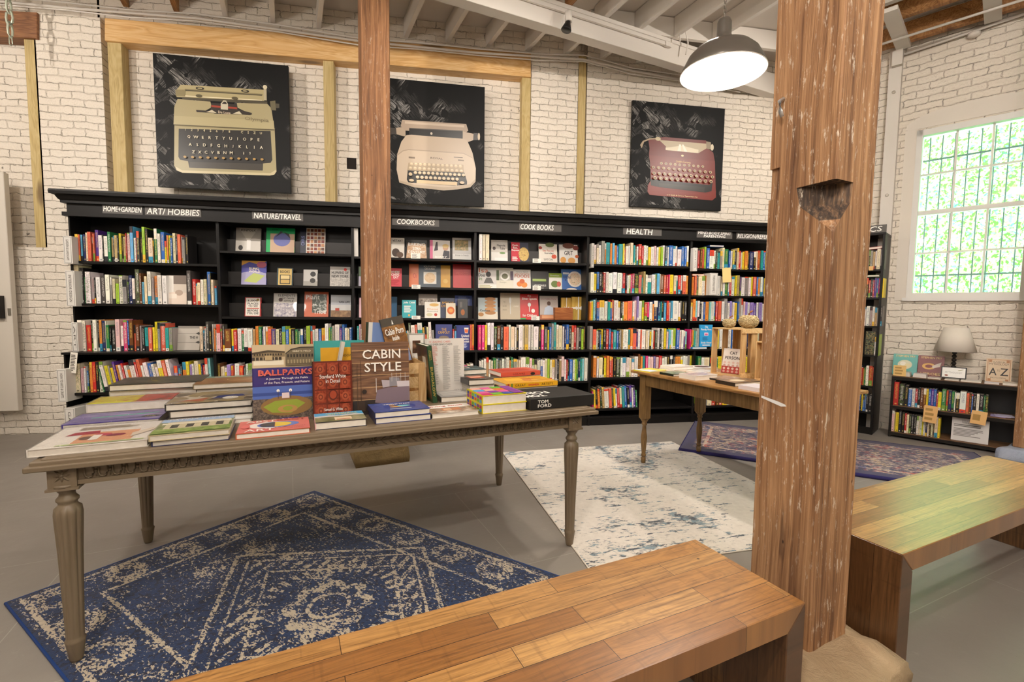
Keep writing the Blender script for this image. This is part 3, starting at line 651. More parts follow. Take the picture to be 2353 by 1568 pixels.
sign(235, 470, 328, 490, [(.5, .55, .62, 'HOME+GARDEN', .94)], 'chalk sign reading home and garden on the cornice')
sign(333, 474, 463, 498, [(.5, .5, .75, 'ART/ HOBBIES', .93)], 'chalk sign reading art hobbies on the cornice')
sign(579, 484, 697, 505, [(.5, .5, .7, 'NATURE/TRAVEL', .92)], 'chalk sign reading nature travel on the cornice')
sign(901, 495, 1009, 517, [(.5, .5, .66, 'COOKBOOKS', .8)], 'chalk sign reading cookbooks in one word, right of the post')
sign(1193, 508, 1290, 528, [(.42, .52, .75, 'COOK BOOKS', .78)], 'chalk sign reading cook books in two words')
sign(1432, 520, 1520, 540, [(.42, .5, .8, 'HEALTH', .66)], 'chalk sign reading health on the cornice')
sign(1601, 529, 1682, 550, [(.5, .74, .4, 'MIND.BODY.SPIRIT', .92), (.5, .26, .38, 'PARENTING', .6)], 'chalk sign reading mind body spirit parenting')
sign(1692, 535, 1790, 556, [(.5, .5, .62, 'RELIGION/REFERENCE', .94)], 'chalk sign reading religion reference, cut off by the pillar')
# ------------------------------------------------------------------ shelved books
CN = dict(w=('efe9df', 'white'), c=('e8d9b4', 'cream'), k=('1f1c1c', 'black'), g=('9d978f', 'grey'), D=('4a4743', 'charcoal'), r=('c22d28', 'red'), s=('e4694c', 'coral'), o=('e78c3a', 'orange'), y=('ecd32c', 'yellow'), l=('a6cc3c', 'lime'), G=('2a7c48', 'green'), t=('2c9c9a', 'teal'), a=('90d2d4', 'aqua'), x=('63b4de', 'light blue'), b=('2c66b6', 'blue'), n=('222e5c', 'navy'), p=('5a3292', 'purple'), v=('9c88c8', 'lavender'), m=('e0307c', 'magenta'), i=('f0c6c6', 'pink'), B=('70411f', 'brown'), T=('bc9e6a', 'tan'))
FW = (Vector((0, DF, 0)), Vector((1, 0, 0)), Vector((0, 1, 0)))
FRT = (PW-NW*.36, NU, NW)
def fmat(fr, yo=0.): P, U, N = fr; return Matrix(((U.x, N.x, 0, P.x+N.x*yo), (U.y, N.y, 0, P.y+N.y*yo), (0, 0, 1, 0), (0, 0, 0, 1)))
BK = []
def row(fr, yo, x0, x1, yb, z, toks, place, grp, dep=.165, lean=0., hs=1.):
    P, U, N = fr; Pn = P+N*yo
    sa = (PP(x0, yb, Pn, N)-Pn).dot(U); sb = (PP(x1, yb, Pn, N)-Pn).dot(U)
    tk = []; last = 50.
    for t in toks.split():
        c = t[0]; w_, _, h_ = t[1:].partition(':'); last = float(h_) if h_ else last*.97; tk.append((c, float(w_) if w_ else 5., last))
    tot = sum(t[1] for t in tk); cnt = {}
    for t in tk: cnt[t[0]] = cnt.get(t[0], 0)+1
    seen = {}; s = sa; ln = len(tk)
    Mf = fmat(fr, yo)
    for k, (c, w, h) in enumerate(tk):
        ww = w/tot*(sb-sa); Pt = Pn+U*s; sc = (Vector((Pt.x, Pt.y, H-.3))-O_).dot(F_)/FPX
        hh = h*sc*hs; seen[c] = seen.get(c, 0)+1
        L = lean(k/ln) if callable(lean) else lean
        d = min(dep*random.uniform(.8, 1.1), .25 if dep > .2 else dep*1.1)
        Mb = Mf @ Matrix.Translation((s, random.uniform(.0, .018), z)) @ Matrix.Rotation(-L if L > 0 else -L, 4, 'Y')
        if L > 0: Mb = Mf @ Matrix.Translation((s, random.uniform(.0, .018), z)) @ Matrix.Rotation(L, 4, 'Y')
        if L < 0: Mb = Mf @ Matrix.Translation((s, random.uniform(.0, .018), z+abs(math.sin(L))*ww)) @ Matrix.Rotation(L, 4, 'Y')
        dist = (Pt-O_).length
        BK.append(dict(M=Mb, w=ww*.965, d=d, h=hh, c=c, n=seen[c], of=cnt[c], place=place, grp=grp, A=ww*hh/dist**2, prev=tk[k-1][0] if k else None, nxt=tk[k+1][0] if k < ln-1 else None))
        s += ww
OB = [FW, 0.012]
R1 = lambda *a, **k: row(FW, .012, *a, **k)
RL = lambda *a, **k: row(FW, -.10, *a, **k)   # standing on the ledge
RB = lambda *a, **k: row(FW, -.125, *a, **k)   # base shelves
HG = 'books on the home and garden shelves'; HE = 'books on the health shelves'; MI = 'books on the mind and parenting shelves'; LG = 'books along the black ledge'; LB = 'books in the bookcase base'
R1(172.6, 431, 580, 1.735, "c7.5:60 s4:59 x5:59 n6:60 c5:64 s8:66 B3:55 s4:62 p8:71 w9:59 D3:60 w9:57 G7:67 T4:55 k3:58 T7:60 k4:58 y6:64 k2.5:59 T6:57 r2.5:65 i7:66 x7.5:81 w6:55 r2:54 D7:70 k5:58 l7:80 k6:76 c11:56 B3:50 G7.5:77 w7:66 b9:70 y5:50 o4:63 y5:63 b5:57 c7:68 k5:60 s8:65 w3:60 g6:58 k6.5:65", 'top home and garden shelf', HG, dep=.2)
R1(167, 383, 660, 1.33, "c12:87 k8:81 G3:60 w10.5:72 g7:60 k3:58 w9:60 D9:64 w9:66 g4:60 c6:57 l7:46 w8:65 g8:55 k3:50 n7:65 w6:58 D9:79 B5:70 x5:50 c6:63 w8:74 g5:60 o7:64 w9:66 w10:65", 'second home and garden shelf', HG, dep=.22)
R1(429, 496, 660, 1.33, "D10:77 r9:58 c4:48 c7:50 w7:57 c7:58 b8:75 k2 c6:57 x5:43", 'right end of second garden shelf', HG, dep=.22)
row(FW, -.03, 176, 396, 770, .87, "w11:72 w9:70 r12:60 k5:70 w9:72 k4:70 o7:72 n8:70 w3:70 G8:60 k3 k10:53 i11:73 w8:58 m10:71 b4:70 B10:71 s5:60 B9:60 g5:58 k7:56 t9:54 s10:54 y6:54 y7:67 g6:65 s13:63 t9:53 g9:52", 'ledge under the art hobbies sign', LG, dep=.2)
RL(457.6, 494, 775, .87, "c8:57 k5:48 w3:56 D8:68 k8:50 w3:62 o5:52", 'ledge left of the first divider', LG)
row(FW, -.105, 494, 515, 775, .87, "w3 i9:62 r4:52 D5:62", 'ledge at the first divider', LG, dep=.09)
RL(515, 808, 775, .87, "B14:51 y5:51 r8:48 w9:52 G5:47 w9:52 w11:50 T5:50 o7:57 G7:56 n3:50 w5:56 o5:55 s8:51 p9:50 c8:50 k6:49 l8:56 b7:49 y5:51 k8:50 G7:49 G6:50 b6:50 k7:53 l9:57 s5:57 w5:48 w8:50 b7:50 o8:52 w8:62 l3:52 G5:54 g6:57 w11:60 p6:52 b6:60 w7:52 c4:50 b5:53", 'ledge under nature and travel', LG)
RL(820, 836, 775, .87, "t6:56 i4:60 w5:50 c4:48", 'ledge left of the brown post', LG)
RL(904, 1000, 775, .87, "c6:48 w5:50 k4:47 o5:52 w5:44 y4:44 w3:45 D5:62 w8:57 s5:58 t10:62 g4:52 s4:54 c4:53 w6:64 g5:45", 'ledge right of the brown post', LG, lean=lambda f: -.06)
RL(1040, 1049, 775, .87, "r4:48 x4:55", 'ledge between two face-out cookbooks', LG)
RL(1080, 1089.5, 775, .87, "s5:58 o5:59", 'ledge left of the second divider', LG)
RL(1099, 1345, 775, .87, "m8:57 m7:57 y6:57 w8:62 w7:62 k7:53 B8:55 k7:57 s12:53 w5:57 c9:53 w4:52 k5:50 w10:57 c4:54 T9:57 w6:57 w6:57 w12:53 k6:57 m7:57 D8:52 y4:45 b5:52 g6:60 t6:62 c6:57 c9:55 w4:53 n5:50 b7:57 k6:53 c6:55 r6:55 g6:50 k6:52 l6:53 B3:52", 'ledge under the cook books sign', LG)
RL(1356, 1580, 775, .87, "g7:53 s8:46 w4:45 k5:44 b3:44 y4:46 k7:48 r7:46 b5:47 r5:40 t8:44 b5:42 D4:45 w3 T4:46 w13:45 t4:45 o6:46 s9:48 p3:40 w6:46 s4:44 w10:45 c5:42 w4:43 y4:40 w5:44 r5:42 D6:43 w6:48 k4:46 w6:47 y6:47 i5:40 x3:45 a4:43 w5:44 l7:47 b8:47 i5:42 w6:43 p4:42 a5:40", 'ledge under the health sign', LG, dep=.14)
R1(1366, 1583, 590, 1.848, "w5:43 c5:36 w6:46 g8:52 o3:47 t9:49 o5:47 x5:48 o6:43 b4:42 t9:46 y4:47 r4:38 w6:42 w4:43 c7:50 t4:44 D4:40 w4:42 r7:47 r5:43 w6:45 w5:44 y6:41 w8:42 i5:44 w5:41 y6:42 l5:42 w5:46 D5:45 w4:42 b10:46 w6:45 w5:45 w10:38 b7:45 b5:43 w5:46", 'top health shelf', HE, dep=.14)
R1(1357, 1582, 650, 1.518, "w8:46 y6:43 b5:47 k7:46 k3:42 r5:47 w6:47 w10:45 w9:47 w10:46 w3 r6:46 k3 w5:40 c4:42 m3:43 r6:45 k9:44 s7:42 t3:36 T5:50 w5:43 t9:35 w8:43 T4:44 x6:46 w2 B9:44 s5:43 r5:42 m3:44 y9:44 c6:42 t4:42 r7:43 w4:42 s8:43 o5:42", 'second health shelf', HE, dep=.14)
R1(1355, 1580, 710, 1.197, "o4:43 y4:44 a4:47 n3:50 b6:42 w11:46 w7:44 t5:45 b4:42 r4:48 w9:46 w5:44 k4:44 w3 o9:42 s10:45 w4:44 i5:46 v4:56 w7:45 y5:46 r7:42 m4:42 w7:43 o4:38 n9:46 n5:45 t3:44 k5:46 x5:45 r6:46 i4:42 x4:46 w13:46 w4:42 g4:46 k6:46 k6:46", 'third health shelf', HE, dep=.14)
R1(1605, 1775, 590, 1.83, "r4:45 B5:42 s4:44 l4:49 b6:46 w10:42 w4:41 D3 t5:40 g5:40 c5:48 G8:45 b4:42 w4:41 y4:43 k5:42 c4:48 r5:42 c4:42 y4:40 o6:42 k4 n9:41 k5:41 c4:42 r6:44 t5:44 b5:43 y4:38 w5:42 r5:42", 'top mind and parenting shelf', MI, dep=.14)
R1(1592, 1628, 655, 1.508, "o5:42 s6:44 n4:46 c9:43 w9:44 o4:45 n3:42", 'second parenting shelf, left part', MI, dep=.14)
R1(1650, 1775, 655, 1.508, "w7:45 c4:42 w5:44 G7:36 w3 r5:45 w7:44 y4:46 T7:47 p3:44 w8:42 g8:44 w6:42 y4:44 s8:44 b4:44 o5:40 w5:44 b3 y3 w6 o5 r5", 'second parenting shelf, right part', MI, dep=.14)
R1(1588, 1775, 715, 1.199, "c4:42 o6:50 a4:46 w4:46 k4:40 w5:44 b4:43 o7:44 a4:43 w7:45 b3 r5:45 s7:46 w6:45 g7:52 w5:42 v5:46 w4:43 y7:42 b3:45 g5:54 w4 i4:45 v5:44 w6:43 v7:43 p6:43 w5:43 v8:43 w5:40 o6:38 w6 s5", 'third parenting shelf', MI, dep=.14)
RL(1586, 1608, 775, .87, "m4:45 s4:44 y3 t4:42 a3 g8:47", 'ledge left of the light blue book', LG, dep=.12)
RL(1638, 1775, 775, .87, "w7:46 y4:42 w5:45 o4:43 p4:44 w6:44 b5:45 w5:44 y4:43 r5:45 w6:44 n5:42 w5:44 G5:43 c6:44 w6:44 k5 o5 w5", 'ledge behind the pumpkins', LG, dep=.14)
RB(146, 170, 870, .485, "y3:44 k6:46 g8:48 k4:60", 'lower home shelf by the how-to card', LB)
RB(170, 236, 870, .485, "c15:67 i8:57 w5:60 b4:50 k3:72 o7:70 r9:70 k7:70 w10:71", 'lower shelf under art hobbies', LB, dep=.2)
RB(236, 400, 870, .485, "G3:55 w9:58 y8:60 g5:60 y8:55 p6:70 o7:62 w5:62 r5:66 w7:60 o7:50 w12:72 r6:68 s8:74 w6:60 w9:66 b9:64 w7:62 w7:55 y11:70 s9:70 w8:72", 'leaning row on the lower garden shelf', LB, lean=-.17, dep=.17)
RB(402, 486, 870, .485, "v9:58 r6:52 k4:62 o9:66 y7:67 v7:60 w5:62 c10:68 y6:60 n3:62 r6:58 w7:74 a6:74", 'right part of the lower garden shelf', LB, lean=-.04, dep=.17)
RB(500, 583, 850, .5, "B5:58 c8:50 y5:48 v8:55 s4:52 r3:48 w10:57 r9:52 D4:50 w5:56 g12:57", 'base shelf left of the ballpark book', LB)
RB(1050, 1093, 830, .515, "y8:44 y5:44 m6:40 c5:42 T6:44 k4:38", 'base shelf right of the white list book', LB)
RB(1101, 1351, 850, .515, "w5:50 w6:52 w6:55 T6:58 w5:52 c5:50 G8:56 w4 k4:56 g5:50 w6:54 g5:53 w8:57 o3:50 G6:57 g9:53 c4 c5:50 w12:57 w9:57 i7:54 w6:52 c6:50 w4 w5:50 b5:51 w6:49 c6:52 l6:52 c5:50 w8:50 g5:51 k5:50 T6:51 i7:57 w5:50 r4:49 k4:48 b8:50 w6:49 l5:50 G4:50 n5:50 t5:50 a5:51 w9:53", 'base shelf behind the yellow artists book', LB)
RB(1364, 1590, 850, .55, "o7:50 w4 c8:46 k3:45 y5:48 o6:50 r4:48 s4 k6:47 k9:46 w4 w8:45 w7:45 c4 w6:42 w8:47 B5:53 o5:47 t6:48 m5:48 w4 i9:45 v4:46 i6:45 r7:48 w6:42 w5:45 k7:48 k6:48 k5:48 o6:45 o6:45 y5:45 w6:47 w5 g5:48 y4:47", 'base shelf behind the pine table corner', LB)
RB(1363, 1466, 910, .19, "m3:40 y5:44 k6:47 o6:45 k5:48 T6:49 w12:44 s7:46 D5:46 y5:46 w5:45 r7:50 c6:46 t6:48 b7:50 k6:46 p6:50 w4:46 p6:50 G4:40", 'lowest shelf left of the pine leg', LB, lean=-.07)
RB(1603, 1775, 850, .55, "G5:45 w4:42 c8:42 D7:42 G4:42 y6:44 w4:42 c6:42 g5:40 r5:44 w6:44 b5:43 y5:42 w6:44 k5:42 o5:42 w8:44 t5:44 w6:43", 'base shelf under the light blue book', LB)
RB(1610, 1700, 915, .19, "l5:45 b5:45 c7:45 r6:45 B5:46 s5:44 y7:45 w7:44 x6:42 w6:43", 'lowest shelf under the pine table', LB)
R1(1101, 1125, 570, 1.85, "w7:59 c7:59 c8:59", 'top shelf left of a white cookbook', 'spines among the cookbooks', dep=.17)
# low shelf by the window and narrow shelf
LW = 'books on the low shelf under the window'; TW = 'books in the tall narrow shelf'
RWf = FRT; TF = (Vector((4.74, 4.248, 0)), NU, NW)
row(RWf, .02, 2044, 2271, 935, .344, "o8:48 r13:54 k14:50 k9:48 b9:42 w8:43 r6:42 k6:46 B7:46 B7:46 y5:46 b6:46 p6:47 b6:47 r4:43 y8:42 G10:50 r5:48 n7:48 G6:47 w3 k9:45 w14:50 s6:48 B5:48 b3 k7:47 w6:48 k9:48 G3 k7:48", 'middle shelf of the low window case', LW, dep=.13)
row(RWf, .02, 2043, 2159, 1000, .06, "k4:44 i8:48 T4:46 y9:45 k8:50 k9:48 r6:46 c6:44 k6:44 k7:44 k8:44 w6:44 c4:44 w5 y4 w6:40 n5:36 c5 k5:38 c5:38 D4:38 c9:48 y6:46", 'bottom shelf of the low window case', LW, dep=.13)
TZ = [1.785, 1.47, 1.16]
def tz(y): return PP(2020, y, TF[0], NW).z
row(TF, .05, 1972, 2033, 590, tz(618), "k6:44 r5:46 c8:46 w5:44 k4:44 g5 T5:40 w4:42 c8:46 w5:44 k4:44", 'top shelf of the narrow case', TW, dep=.13)
row(TF, .05, 1970, 2031, 660, tz(684), "k8:40 w5:42 T6:46 k4 r4:40 k5:42 r3 p4:44 b4:44 m5:44 y6:44", 'second shelf of the narrow case', TW, dep=.13)
row(TF, .05, 1968, 2027, 730, tz(750), "w6:42 c5:44 w6:42 w6:45 g5:44 w4:44 T4:42 w4:46 D5:46", 'third shelf of the narrow case', TW, dep=.13)
row(TF, .05, 2009, 2020, 800, tz(820), "w4:44 l8:50", 'fourth shelf of the narrow case', TW, dep=.13)
row(TF, .02, 1968, 2011, 865, tz(890), "b6:44 r7:40 o3 G4:42 w6:46 r8:46 s6:44", 'fifth shelf of the narrow case', TW, dep=.13)
row(TF, .02, 1968, 2004, 930, tz(951), "y5:40 b4:42 k3 y3 b5:40 b4:42 k5 k10:40", 'lowest shelf of the narrow case', TW, dep=.13)
def book_geo(mb, w, d, h):
    c = .0018; ins = .003
    mb.box((0, 0, 0), (w, c*1.5, h)); mb.box((0, 0, 0), (min(c, w*.2), d, h)); mb.box((w-min(c, w*.2), 0, 0), (w, d, h))
    mb.box((min(c, w*.2), c, ins), (w-min(c, w*.2), d-ins, h-ins*1.2), 1)
def paint(me, specs, per):
    """colour attribute and spine uv for books of `per` loops each"""
    ca = me.color_attributes.new('bc', 'FLOAT_COLOR', 'CORNER'); un = me.uv_layers.new(name='n'); um = me.uv_layers.new(name='m')
    cols = []; uvn = []; uvm = []
    for (col, rnd, w, h) in specs:
        for fi in range(24):
            for q in range(4):
                cols += [*col, rnd]
                if fi == 2: u = (0, 1, 1, 0)[q]; v = (0, 0, 1, 1)[q]; uvn += [u, v]; uvm += [u*w, v*h]
                else: uvn += [-1, -1]; uvm += [-1, -1]
    ca.data.foreach_set('color', cols); un.data.foreach_set('uv', uvn); um.data.foreach_set('uv', uvm)
def bcol(c):
    b = lin(CN[c][0]); j = random.uniform(.85, 1.1)
    return tuple(max(0, min(1, x*j*random.uniform(.93, 1.07))) for x in b)
ORD = 'first second third fourth fifth sixth seventh eighth ninth tenth eleventh twelfth thirteenth fourteenth fifteenth sixteenth seventeenth eighteenth nineteenth twentieth'.split()
BK.sort(key=lambda b: -b['A'])
for b in BK[:172]:
    mb = MB(); book_geo(mb, b['w'], b['d'], b['h'])
    o = mb.build('book', [SPINE, PAGES], M=b['M']); paint(o.data, [(bcol(b['c']), random.random(), b['w'], b['h'])], 96)
    nm = CN[b['c']][1]
    lb = ('only %s spine on the %s' % (nm, b['place'])) if b['of'] == 1 else ('%s %s spine from the left on the %s' % (ORD[min(b['n']-1, 19)], nm, b['place']))
    tag(o, lb, 'book', b['grp'])
mb = MB(); sp = []
for b in BK[172:]:
    m2 = MB(); book_geo(m2, b['w'], b['d'], b['h']); mb.add(m2.v, m2.f, 0, b['M']); k = len(m2.f)
    mb.mi[-k:] = m2.mi; sp.append((bcol(b['c']), random.random(), b['w'], b['h']))
o = mb.build('shelved_books', [SPINE, PAGES]); paint(o.data, sp, 96); tag(o, 'the thinner and farther spines filling the rest of the shelves', 'books', None, 'stuff')
# ------------------------------------------------------------------ face-out books, section cards, tags
NBK = [0]
def cover_book(w, h, t, col, items, label, M, name='book', cat='book', grp=None, pages=True, separate=False, spine=None):
    """closed book standing upright; front cover faces -y, spine at x=0"""
    mats = [flat(col, .35, coat=.2) if isinstance(col, str) else col, PAGES]
    c = min(.0025, t*.2)
    if spine is not None: mats.append(flat(spine, .35, coat=.2) if isinstance(spine, str) else spine)
    si = 2 if spine is not None else 0
    def cov(mb):
        mb.box((0, 0, 0), (w, c, h)); mb.box((0, t-c, 0), (w, t, h)); mb.box((-.0012, 0, 0), (c, t, h), si)
        art(mb, mats, w, h, items)
    def pag(mb, k): mb.box((c, c, .003), (w-.004, t-c, h-.003), k)
    if separate:
        r = thing(name, label, cat, M=M, group=grp); mb = MB(); cov(mb); mb.build('cover', mats, r)
        mb = MB(); pag(mb, 0); mb.build('pages', PAGES, r); return r
    mb = MB(); cov(mb); pag(mb, 1); o = mb.build(name, mats, M=M); return tag(o, label, cat, grp)
def face(x0, y0, x1, y1, z, col, items, label, yo=.17, t=.02, lean=.16, fr=FW, spine=None, name='book', grp=None, yaw=0.):
    P, U, N = fr; Pn = P+N*yo
    a = PP(x0, y1, Pn, N); b = PP(x1, y1, Pn, N); s = (a-Pn).dot(U); w = (b-Pn).dot(U)-s
    h = (PP(x0, y0, Pn, N).z-a.z)*1.03
    M = fmat(fr, yo) @ Matrix.Translation((s, 0, z+.001)) @ Matrix.Rotation(-lean, 4, 'X') @ Matrix.Rotation(yaw, 4, 'Z')
    return cover_book(w, h, t, col, items, label, M, grp=grp, spine=spine, name=name)
FO = 'face-out books in the bookcases'
def fo(q, z, col, items, lb, **k): face(*q, z, col, items, lb+', face-out', grp=FO, **k)
K_, W_ = '1a1817', 'f3eee6'
fo((541, 521, 598, 579), 1.872, '8d867c', [('r', 0, 0, 1, .48, 'cfc9c0'), ('p', [(.1, 1), (.9, 1), (.55, .5), (.45, .5)], 'a79e92'), ('r', .44, .12, .6, .5, 'e9e5df'), ('e', .2, .2, .09, .1, '3a3734'), ('t', .5, .9, .08, 'KINFOLK', '35302c', .6)], 'grey magazine-like book with draped cloth on the top travel shelf')
fo((611, 521, 676, 581), 1.872, '1fae62', [('r', .14, 0, 1, .78, 'c9a98e'), ('e', .55, .55, .3, .26, '6a6fae'), ('p', [(.3, .62), (.6, .85), (.85, .6), (.8, .78), (.5, .88)], '43444c'), ('t', .3, .93, .05, 'ATLAS', '0d5a34')], 'green book with a mauve circle on the top travel shelf')
fo((689, 521, 747, 583), 1.872, '1d2236', [('r', .24, 0, 1, 1, 'e8e0d4')]+[('r', .27+.145*i, .03+.138*j, .38+.145*i, .13+.138*j, ('a05a3c', '6b4030', 'c58a5c', '7b2f2a')[(i*3+j*5) % 4]) for i in range(5) for j in range(7)]+[('t', .12, .5, .11, 'CHRIS', '8a93c8', .4, PI/2)], 'travel book covered with a grid of small photos')
fo((554, 598, 611, 654), 1.538, '4a49a0', [('p', [(0, 0), (1, 0), (1, .5), (.5, .6), (0, .5)], 'a9a4c8'), ('p', [(.1, .15), (.6, .1), (.95, .4), (.5, .5), (.3, .35)], 'b9c46a'), ('p', [(0, .8), (.3, .95), (.7, .85), (1, 1), (0, 1)], 'e0a43c'), ('e', .8, .85, .2, .13, 'c0607a'), ('t', .5, .68, .1, 'SUNG', 'f2e7b4', .4), ('t', .52, .56, .09, 'WORLD', 'f2e7e0', .45)], 'painterly blue and yellow landscape book on the middle travel shelf')
fo((636, 614, 672, 655), 1.538, '24424a', [('r', .08, .04, .94, .96, 'd9b96c'), ('r', .18, .1, .85, .62, '3b3a2c'), ('r', .24, .14, .8, .34, 'c7a45c'), ('r', .24, .38, .8, .58, 'e0c88a'), ('t', .5, .78, .14, 'BOOKS', '2a2a20', .6)], 'small teal and gold book of bookshelves')
fo((697, 618, 729, 656), 1.538, 'c9c6c1', [('r', 0, 0, 1, .3, 'a8a49c'), ('e', .68, .73, .2, .15, '2c2c2c'), ('e', .66, .34, .2, .15, '34322f')], 'small pale grey book with two dark circles')
fo((758, 611, 804, 657), 1.538, 'b6b0a8', [('r', 0, 0, 1, .45, photo('8f8a84', 'bdb7ae', 'd8d2c8', 60)), ('e', .76, .86, .08, .07, 'd8352a'), ('t', .5, .7, .13, 'HUMANS OF', '1a1817', .84), ('t', .5, .52, .13, 'NEW YORK', '1a1817', .84)], 'grey street photo book with big black lettering')
fo((562, 684, 599, 727), 1.212, 'b52a2a', [('r', .05, .03, .93, .97, 'f0e8dc'), ('t', .5, .82, .1, '1,000', '2c2622', .6), ('t', .5, .67, .1, 'PLACES', '2c2622', .66), ('t', .5, .54, .1, 'TO SEE', '2c2622', .6), ('r', .12, .40, .88, .44, 'c8432e'), ('t', .5, .30, .11, 'BEFORE', '2c2622', .66), ('t', .5, .16, .11, 'YOU DIE', '2c2622', .72), ('e', .8, .88, .08, .06, 'a88a3c')], 'white book with red border about places to see')
fo((628, 675, 681, 728), 1.212, 'c9c3bb', [('r', .03, 0, 1, .58, photo('e9e4de', 'b8b0b4', '7a7690', 40)), ('t', .56, .9, .09, 'ELEMENTS', '5b564f', .74), ('t', .62, .78, .08, 'OF Family', '5b564f', .55), ('e', .3, .72, .09, .08, '5c4a48'), ('t', .66, .66, .08, 'STYLE', '6d675f', .4)], 'pale interior design book about family style')
fo((699, 672, 754, 729), 1.212, 'cf6a48', [('r', .32, .16, .93, .9, photo('16201a', '4a5348', 'e8e8e0', 22)), ('t', .35, .78, .17, 'Plant', W_, .56), ('t', .64, .2, .17, 'Tribe', W_, .52)], 'terracotta book with white title about plants')
fo((760, 679, 806, 729), 1.212, 'b9bcc2', [('r', 0, 0, 1, .3, photo('6f4a2c', '8f6a44', 'b58c5c', 30)), ('r', 0, .3, 1, .55, 'd7d6d4'), ('r', .22, .28, .42, .4, 'b8402c'), ('t', .66, .68, .09, 'VAN LIFE', '3a3c4c', .55)], 'sky grey book with a small red van')
fo((899, 541, 929, 590), 1.853, 'ddd6cb', [('t', .48, .86, .1, 'VETART', '3a342e', .8), ('e', .35, .3, .3, .2, '3f2c20'), ('e', .66, .2, .26, .14, '5b4230')], 'pale book with dark biscuits right of the post')
fo((933, 546, 981, 591), 1.853, '211d1b', [('p', [(0, 0), (1, 0), (.95, .8), (.08, .85)], photo('e4d4bb', 'c9a07a', '9a6a4a', 30, 2)), ('t', .5, .78, .15, 'BAKING', W_, .8), ('t', .5, .57, .15, '20th', W_, .4), ('t', .5, .38, .14, 'CENTURY', W_, .82)], 'baking book with a stack of pastry on the top cookbook shelf')
fo((988, 547, 1034, 593), 1.853, 'd9cfc6', [('r', 0, 0, .14, 1, 'd4688c'), ('e', .78, .62, .14, .13, 'c79a7a'), ('e', .78, .72, .16, .1, 'd8b878'), ('p', [(.6, .1), (.98, .1), (.98, .46), (.7, .5)], '3c3840'), ('p', [(.2, .45), (.3, .9), (.38, .92), (.4, .5)], '3a3238'), ('t', .55, .16, .1, 'BERRY', W_, .6)], 'pink cookbook with a woman on the cover')
fo((1040, 542, 1083, 595), 1.853, 'c5c1bb', [('r', .12, .45, .85, .9, photo('4f4a20', '8a7a3c', 'c99a5a', 40)), ('r', 0, .0, 1, .3, 'dcd9d4'), ('t', .5, .24, .07, 'Dinner in French', '6a6660', .7)], 'pale grey cookbook with a green tart')
fo((890, 617, 923, 660), 1.545, 'd8505c', [('t', .55, .8, .13, 'WHERE', W_, .6), ('t', .55, .66, .12, 'CHEFS', W_, .55), ('t', .6, .52, .12, 'EAT', W_, .35), ('l', .15, .1, .9, .38, 6, 'b8343e')], 'rose red restaurant guide right of the post')
fo((940, 608, 962, 662), 1.545, 'c8683c', [('t', .6, .5, .2, 'Oi', 'a83a2a', .4)], 'slim orange brown book')
fo((962, 609, 1013, 662), 1.545, '34424e', [('t', .5, .92, .07, 'SOUTHERN', 'd8cfc0', .55), ('t', .5, .82, .07, 'GROUND', 'd8cfc0', .45), ('r', .22, .17, .8, .68, 'ece5da'), ('e', .51, .43, .25, .22, photo('c79a6a', 'e0c49a', 'b78858', 60))], 'slate blue cookbook with a round loaf')
fo((1013, 611, 1035, 663), 1.545, 'cf9a28', [('e', .5, .3, .26, .1, 'e0b860')], 'narrow mustard yellow book')
fo((1041, 608, 1083, 663), 1.545, 'c4242a', [('t', .5, .62, .1, 'MEXICO', 'd8504a', .68), ('l', .1, .75, .9, .95, 4, 'a81c22')], 'bright red cookbook at the right of the middle shelf')
fo((899, 684, 912, 731), 1.21, '2c5a7c', [], 'dark blue book partly hidden by the post')
fo((962, 676, 1005, 730), 1.21, 'b7ada4', [('r', 0, 0, 1, .8, photo('4a3328', 'b8a594', 'e0d8cc', 26))], 'grey cookbook behind the cheese book', yo=.20)
fo((924, 691, 956, 731), 1.21, '2aa7ae', [('t', .5, .85, .13, 'Julia Child', W_, .8), ('l', .14, .28, .86, .7, 4, W_), ('e', .5, .14, .07, .07, 'd8a85c')], 'turquoise quotation book on the lower cookbook shelf', yo=.12)
fo((976, 695, 1012, 731), 1.21, 'f0e9dc', [('e', .6, .82, .3, .1, 'e4b86a'), ('t', .5, .56, .11, 'Cheese', 'd8893c', .7), ('t', .5, .42, .09, 'Illustrated', '8a7a5a', .7), ('e', .7, .2, .1, .09, 'c8452e'), ('e', .3, .2, .2, .1, 'd9d0a8')], 'white illustrated cheese book', yo=.12)
fo((1012, 686, 1045, 731), 1.21, '28365a', [('t', .5, .76, .12, 'AMERICAN', 'e0a83c', .8), ('t', .35, .6, .12, 'CHEESE', 'e0a83c', .6)], 'navy cookbook with yellow lettering', yo=.17)
fo((1025, 697, 1047, 731), 1.21, 'e9dcc2', [('e', .5, .5, .38, .26, 'd86a2c'), ('e', .5, .5, .22, .13, 'e8a04c')], 'small cream cookbook with an orange centre', yo=.12)
fo((1046, 680, 1085, 731), 1.21, '2c489a', [('l', .2, .82, .9, .95, 3, '8a9cd0')], 'royal blue cookbook at the right of the lower shelf', yo=.20)
fo((1052, 688, 1075, 731), 1.21, '171516', [('e', .5, .3, .2, .16, 'b86a2c'), ('r', .2, .55, .45, .85, '6a6460')], 'black drinks book in front of a blue one', yo=.13)
fo((1129, 547, 1167, 598), 1.85, 'cdc5bb', [('r', 0, 0, 1, .45, 'e9e5df'), ('t', .6, .75, .11, 'Magnolia', '3a342e', .5), ('t', .68, .62, .1, 'Table', '3a342e', .3), ('e', .18, .62, .09, .08, '3a2a24'), ('r', .2, .05, .95, .2, 'f6f3ee'), ('e', .68, .42, .18, .05, '7a9a5c')], 'pale cookbook with a woman at a white table')
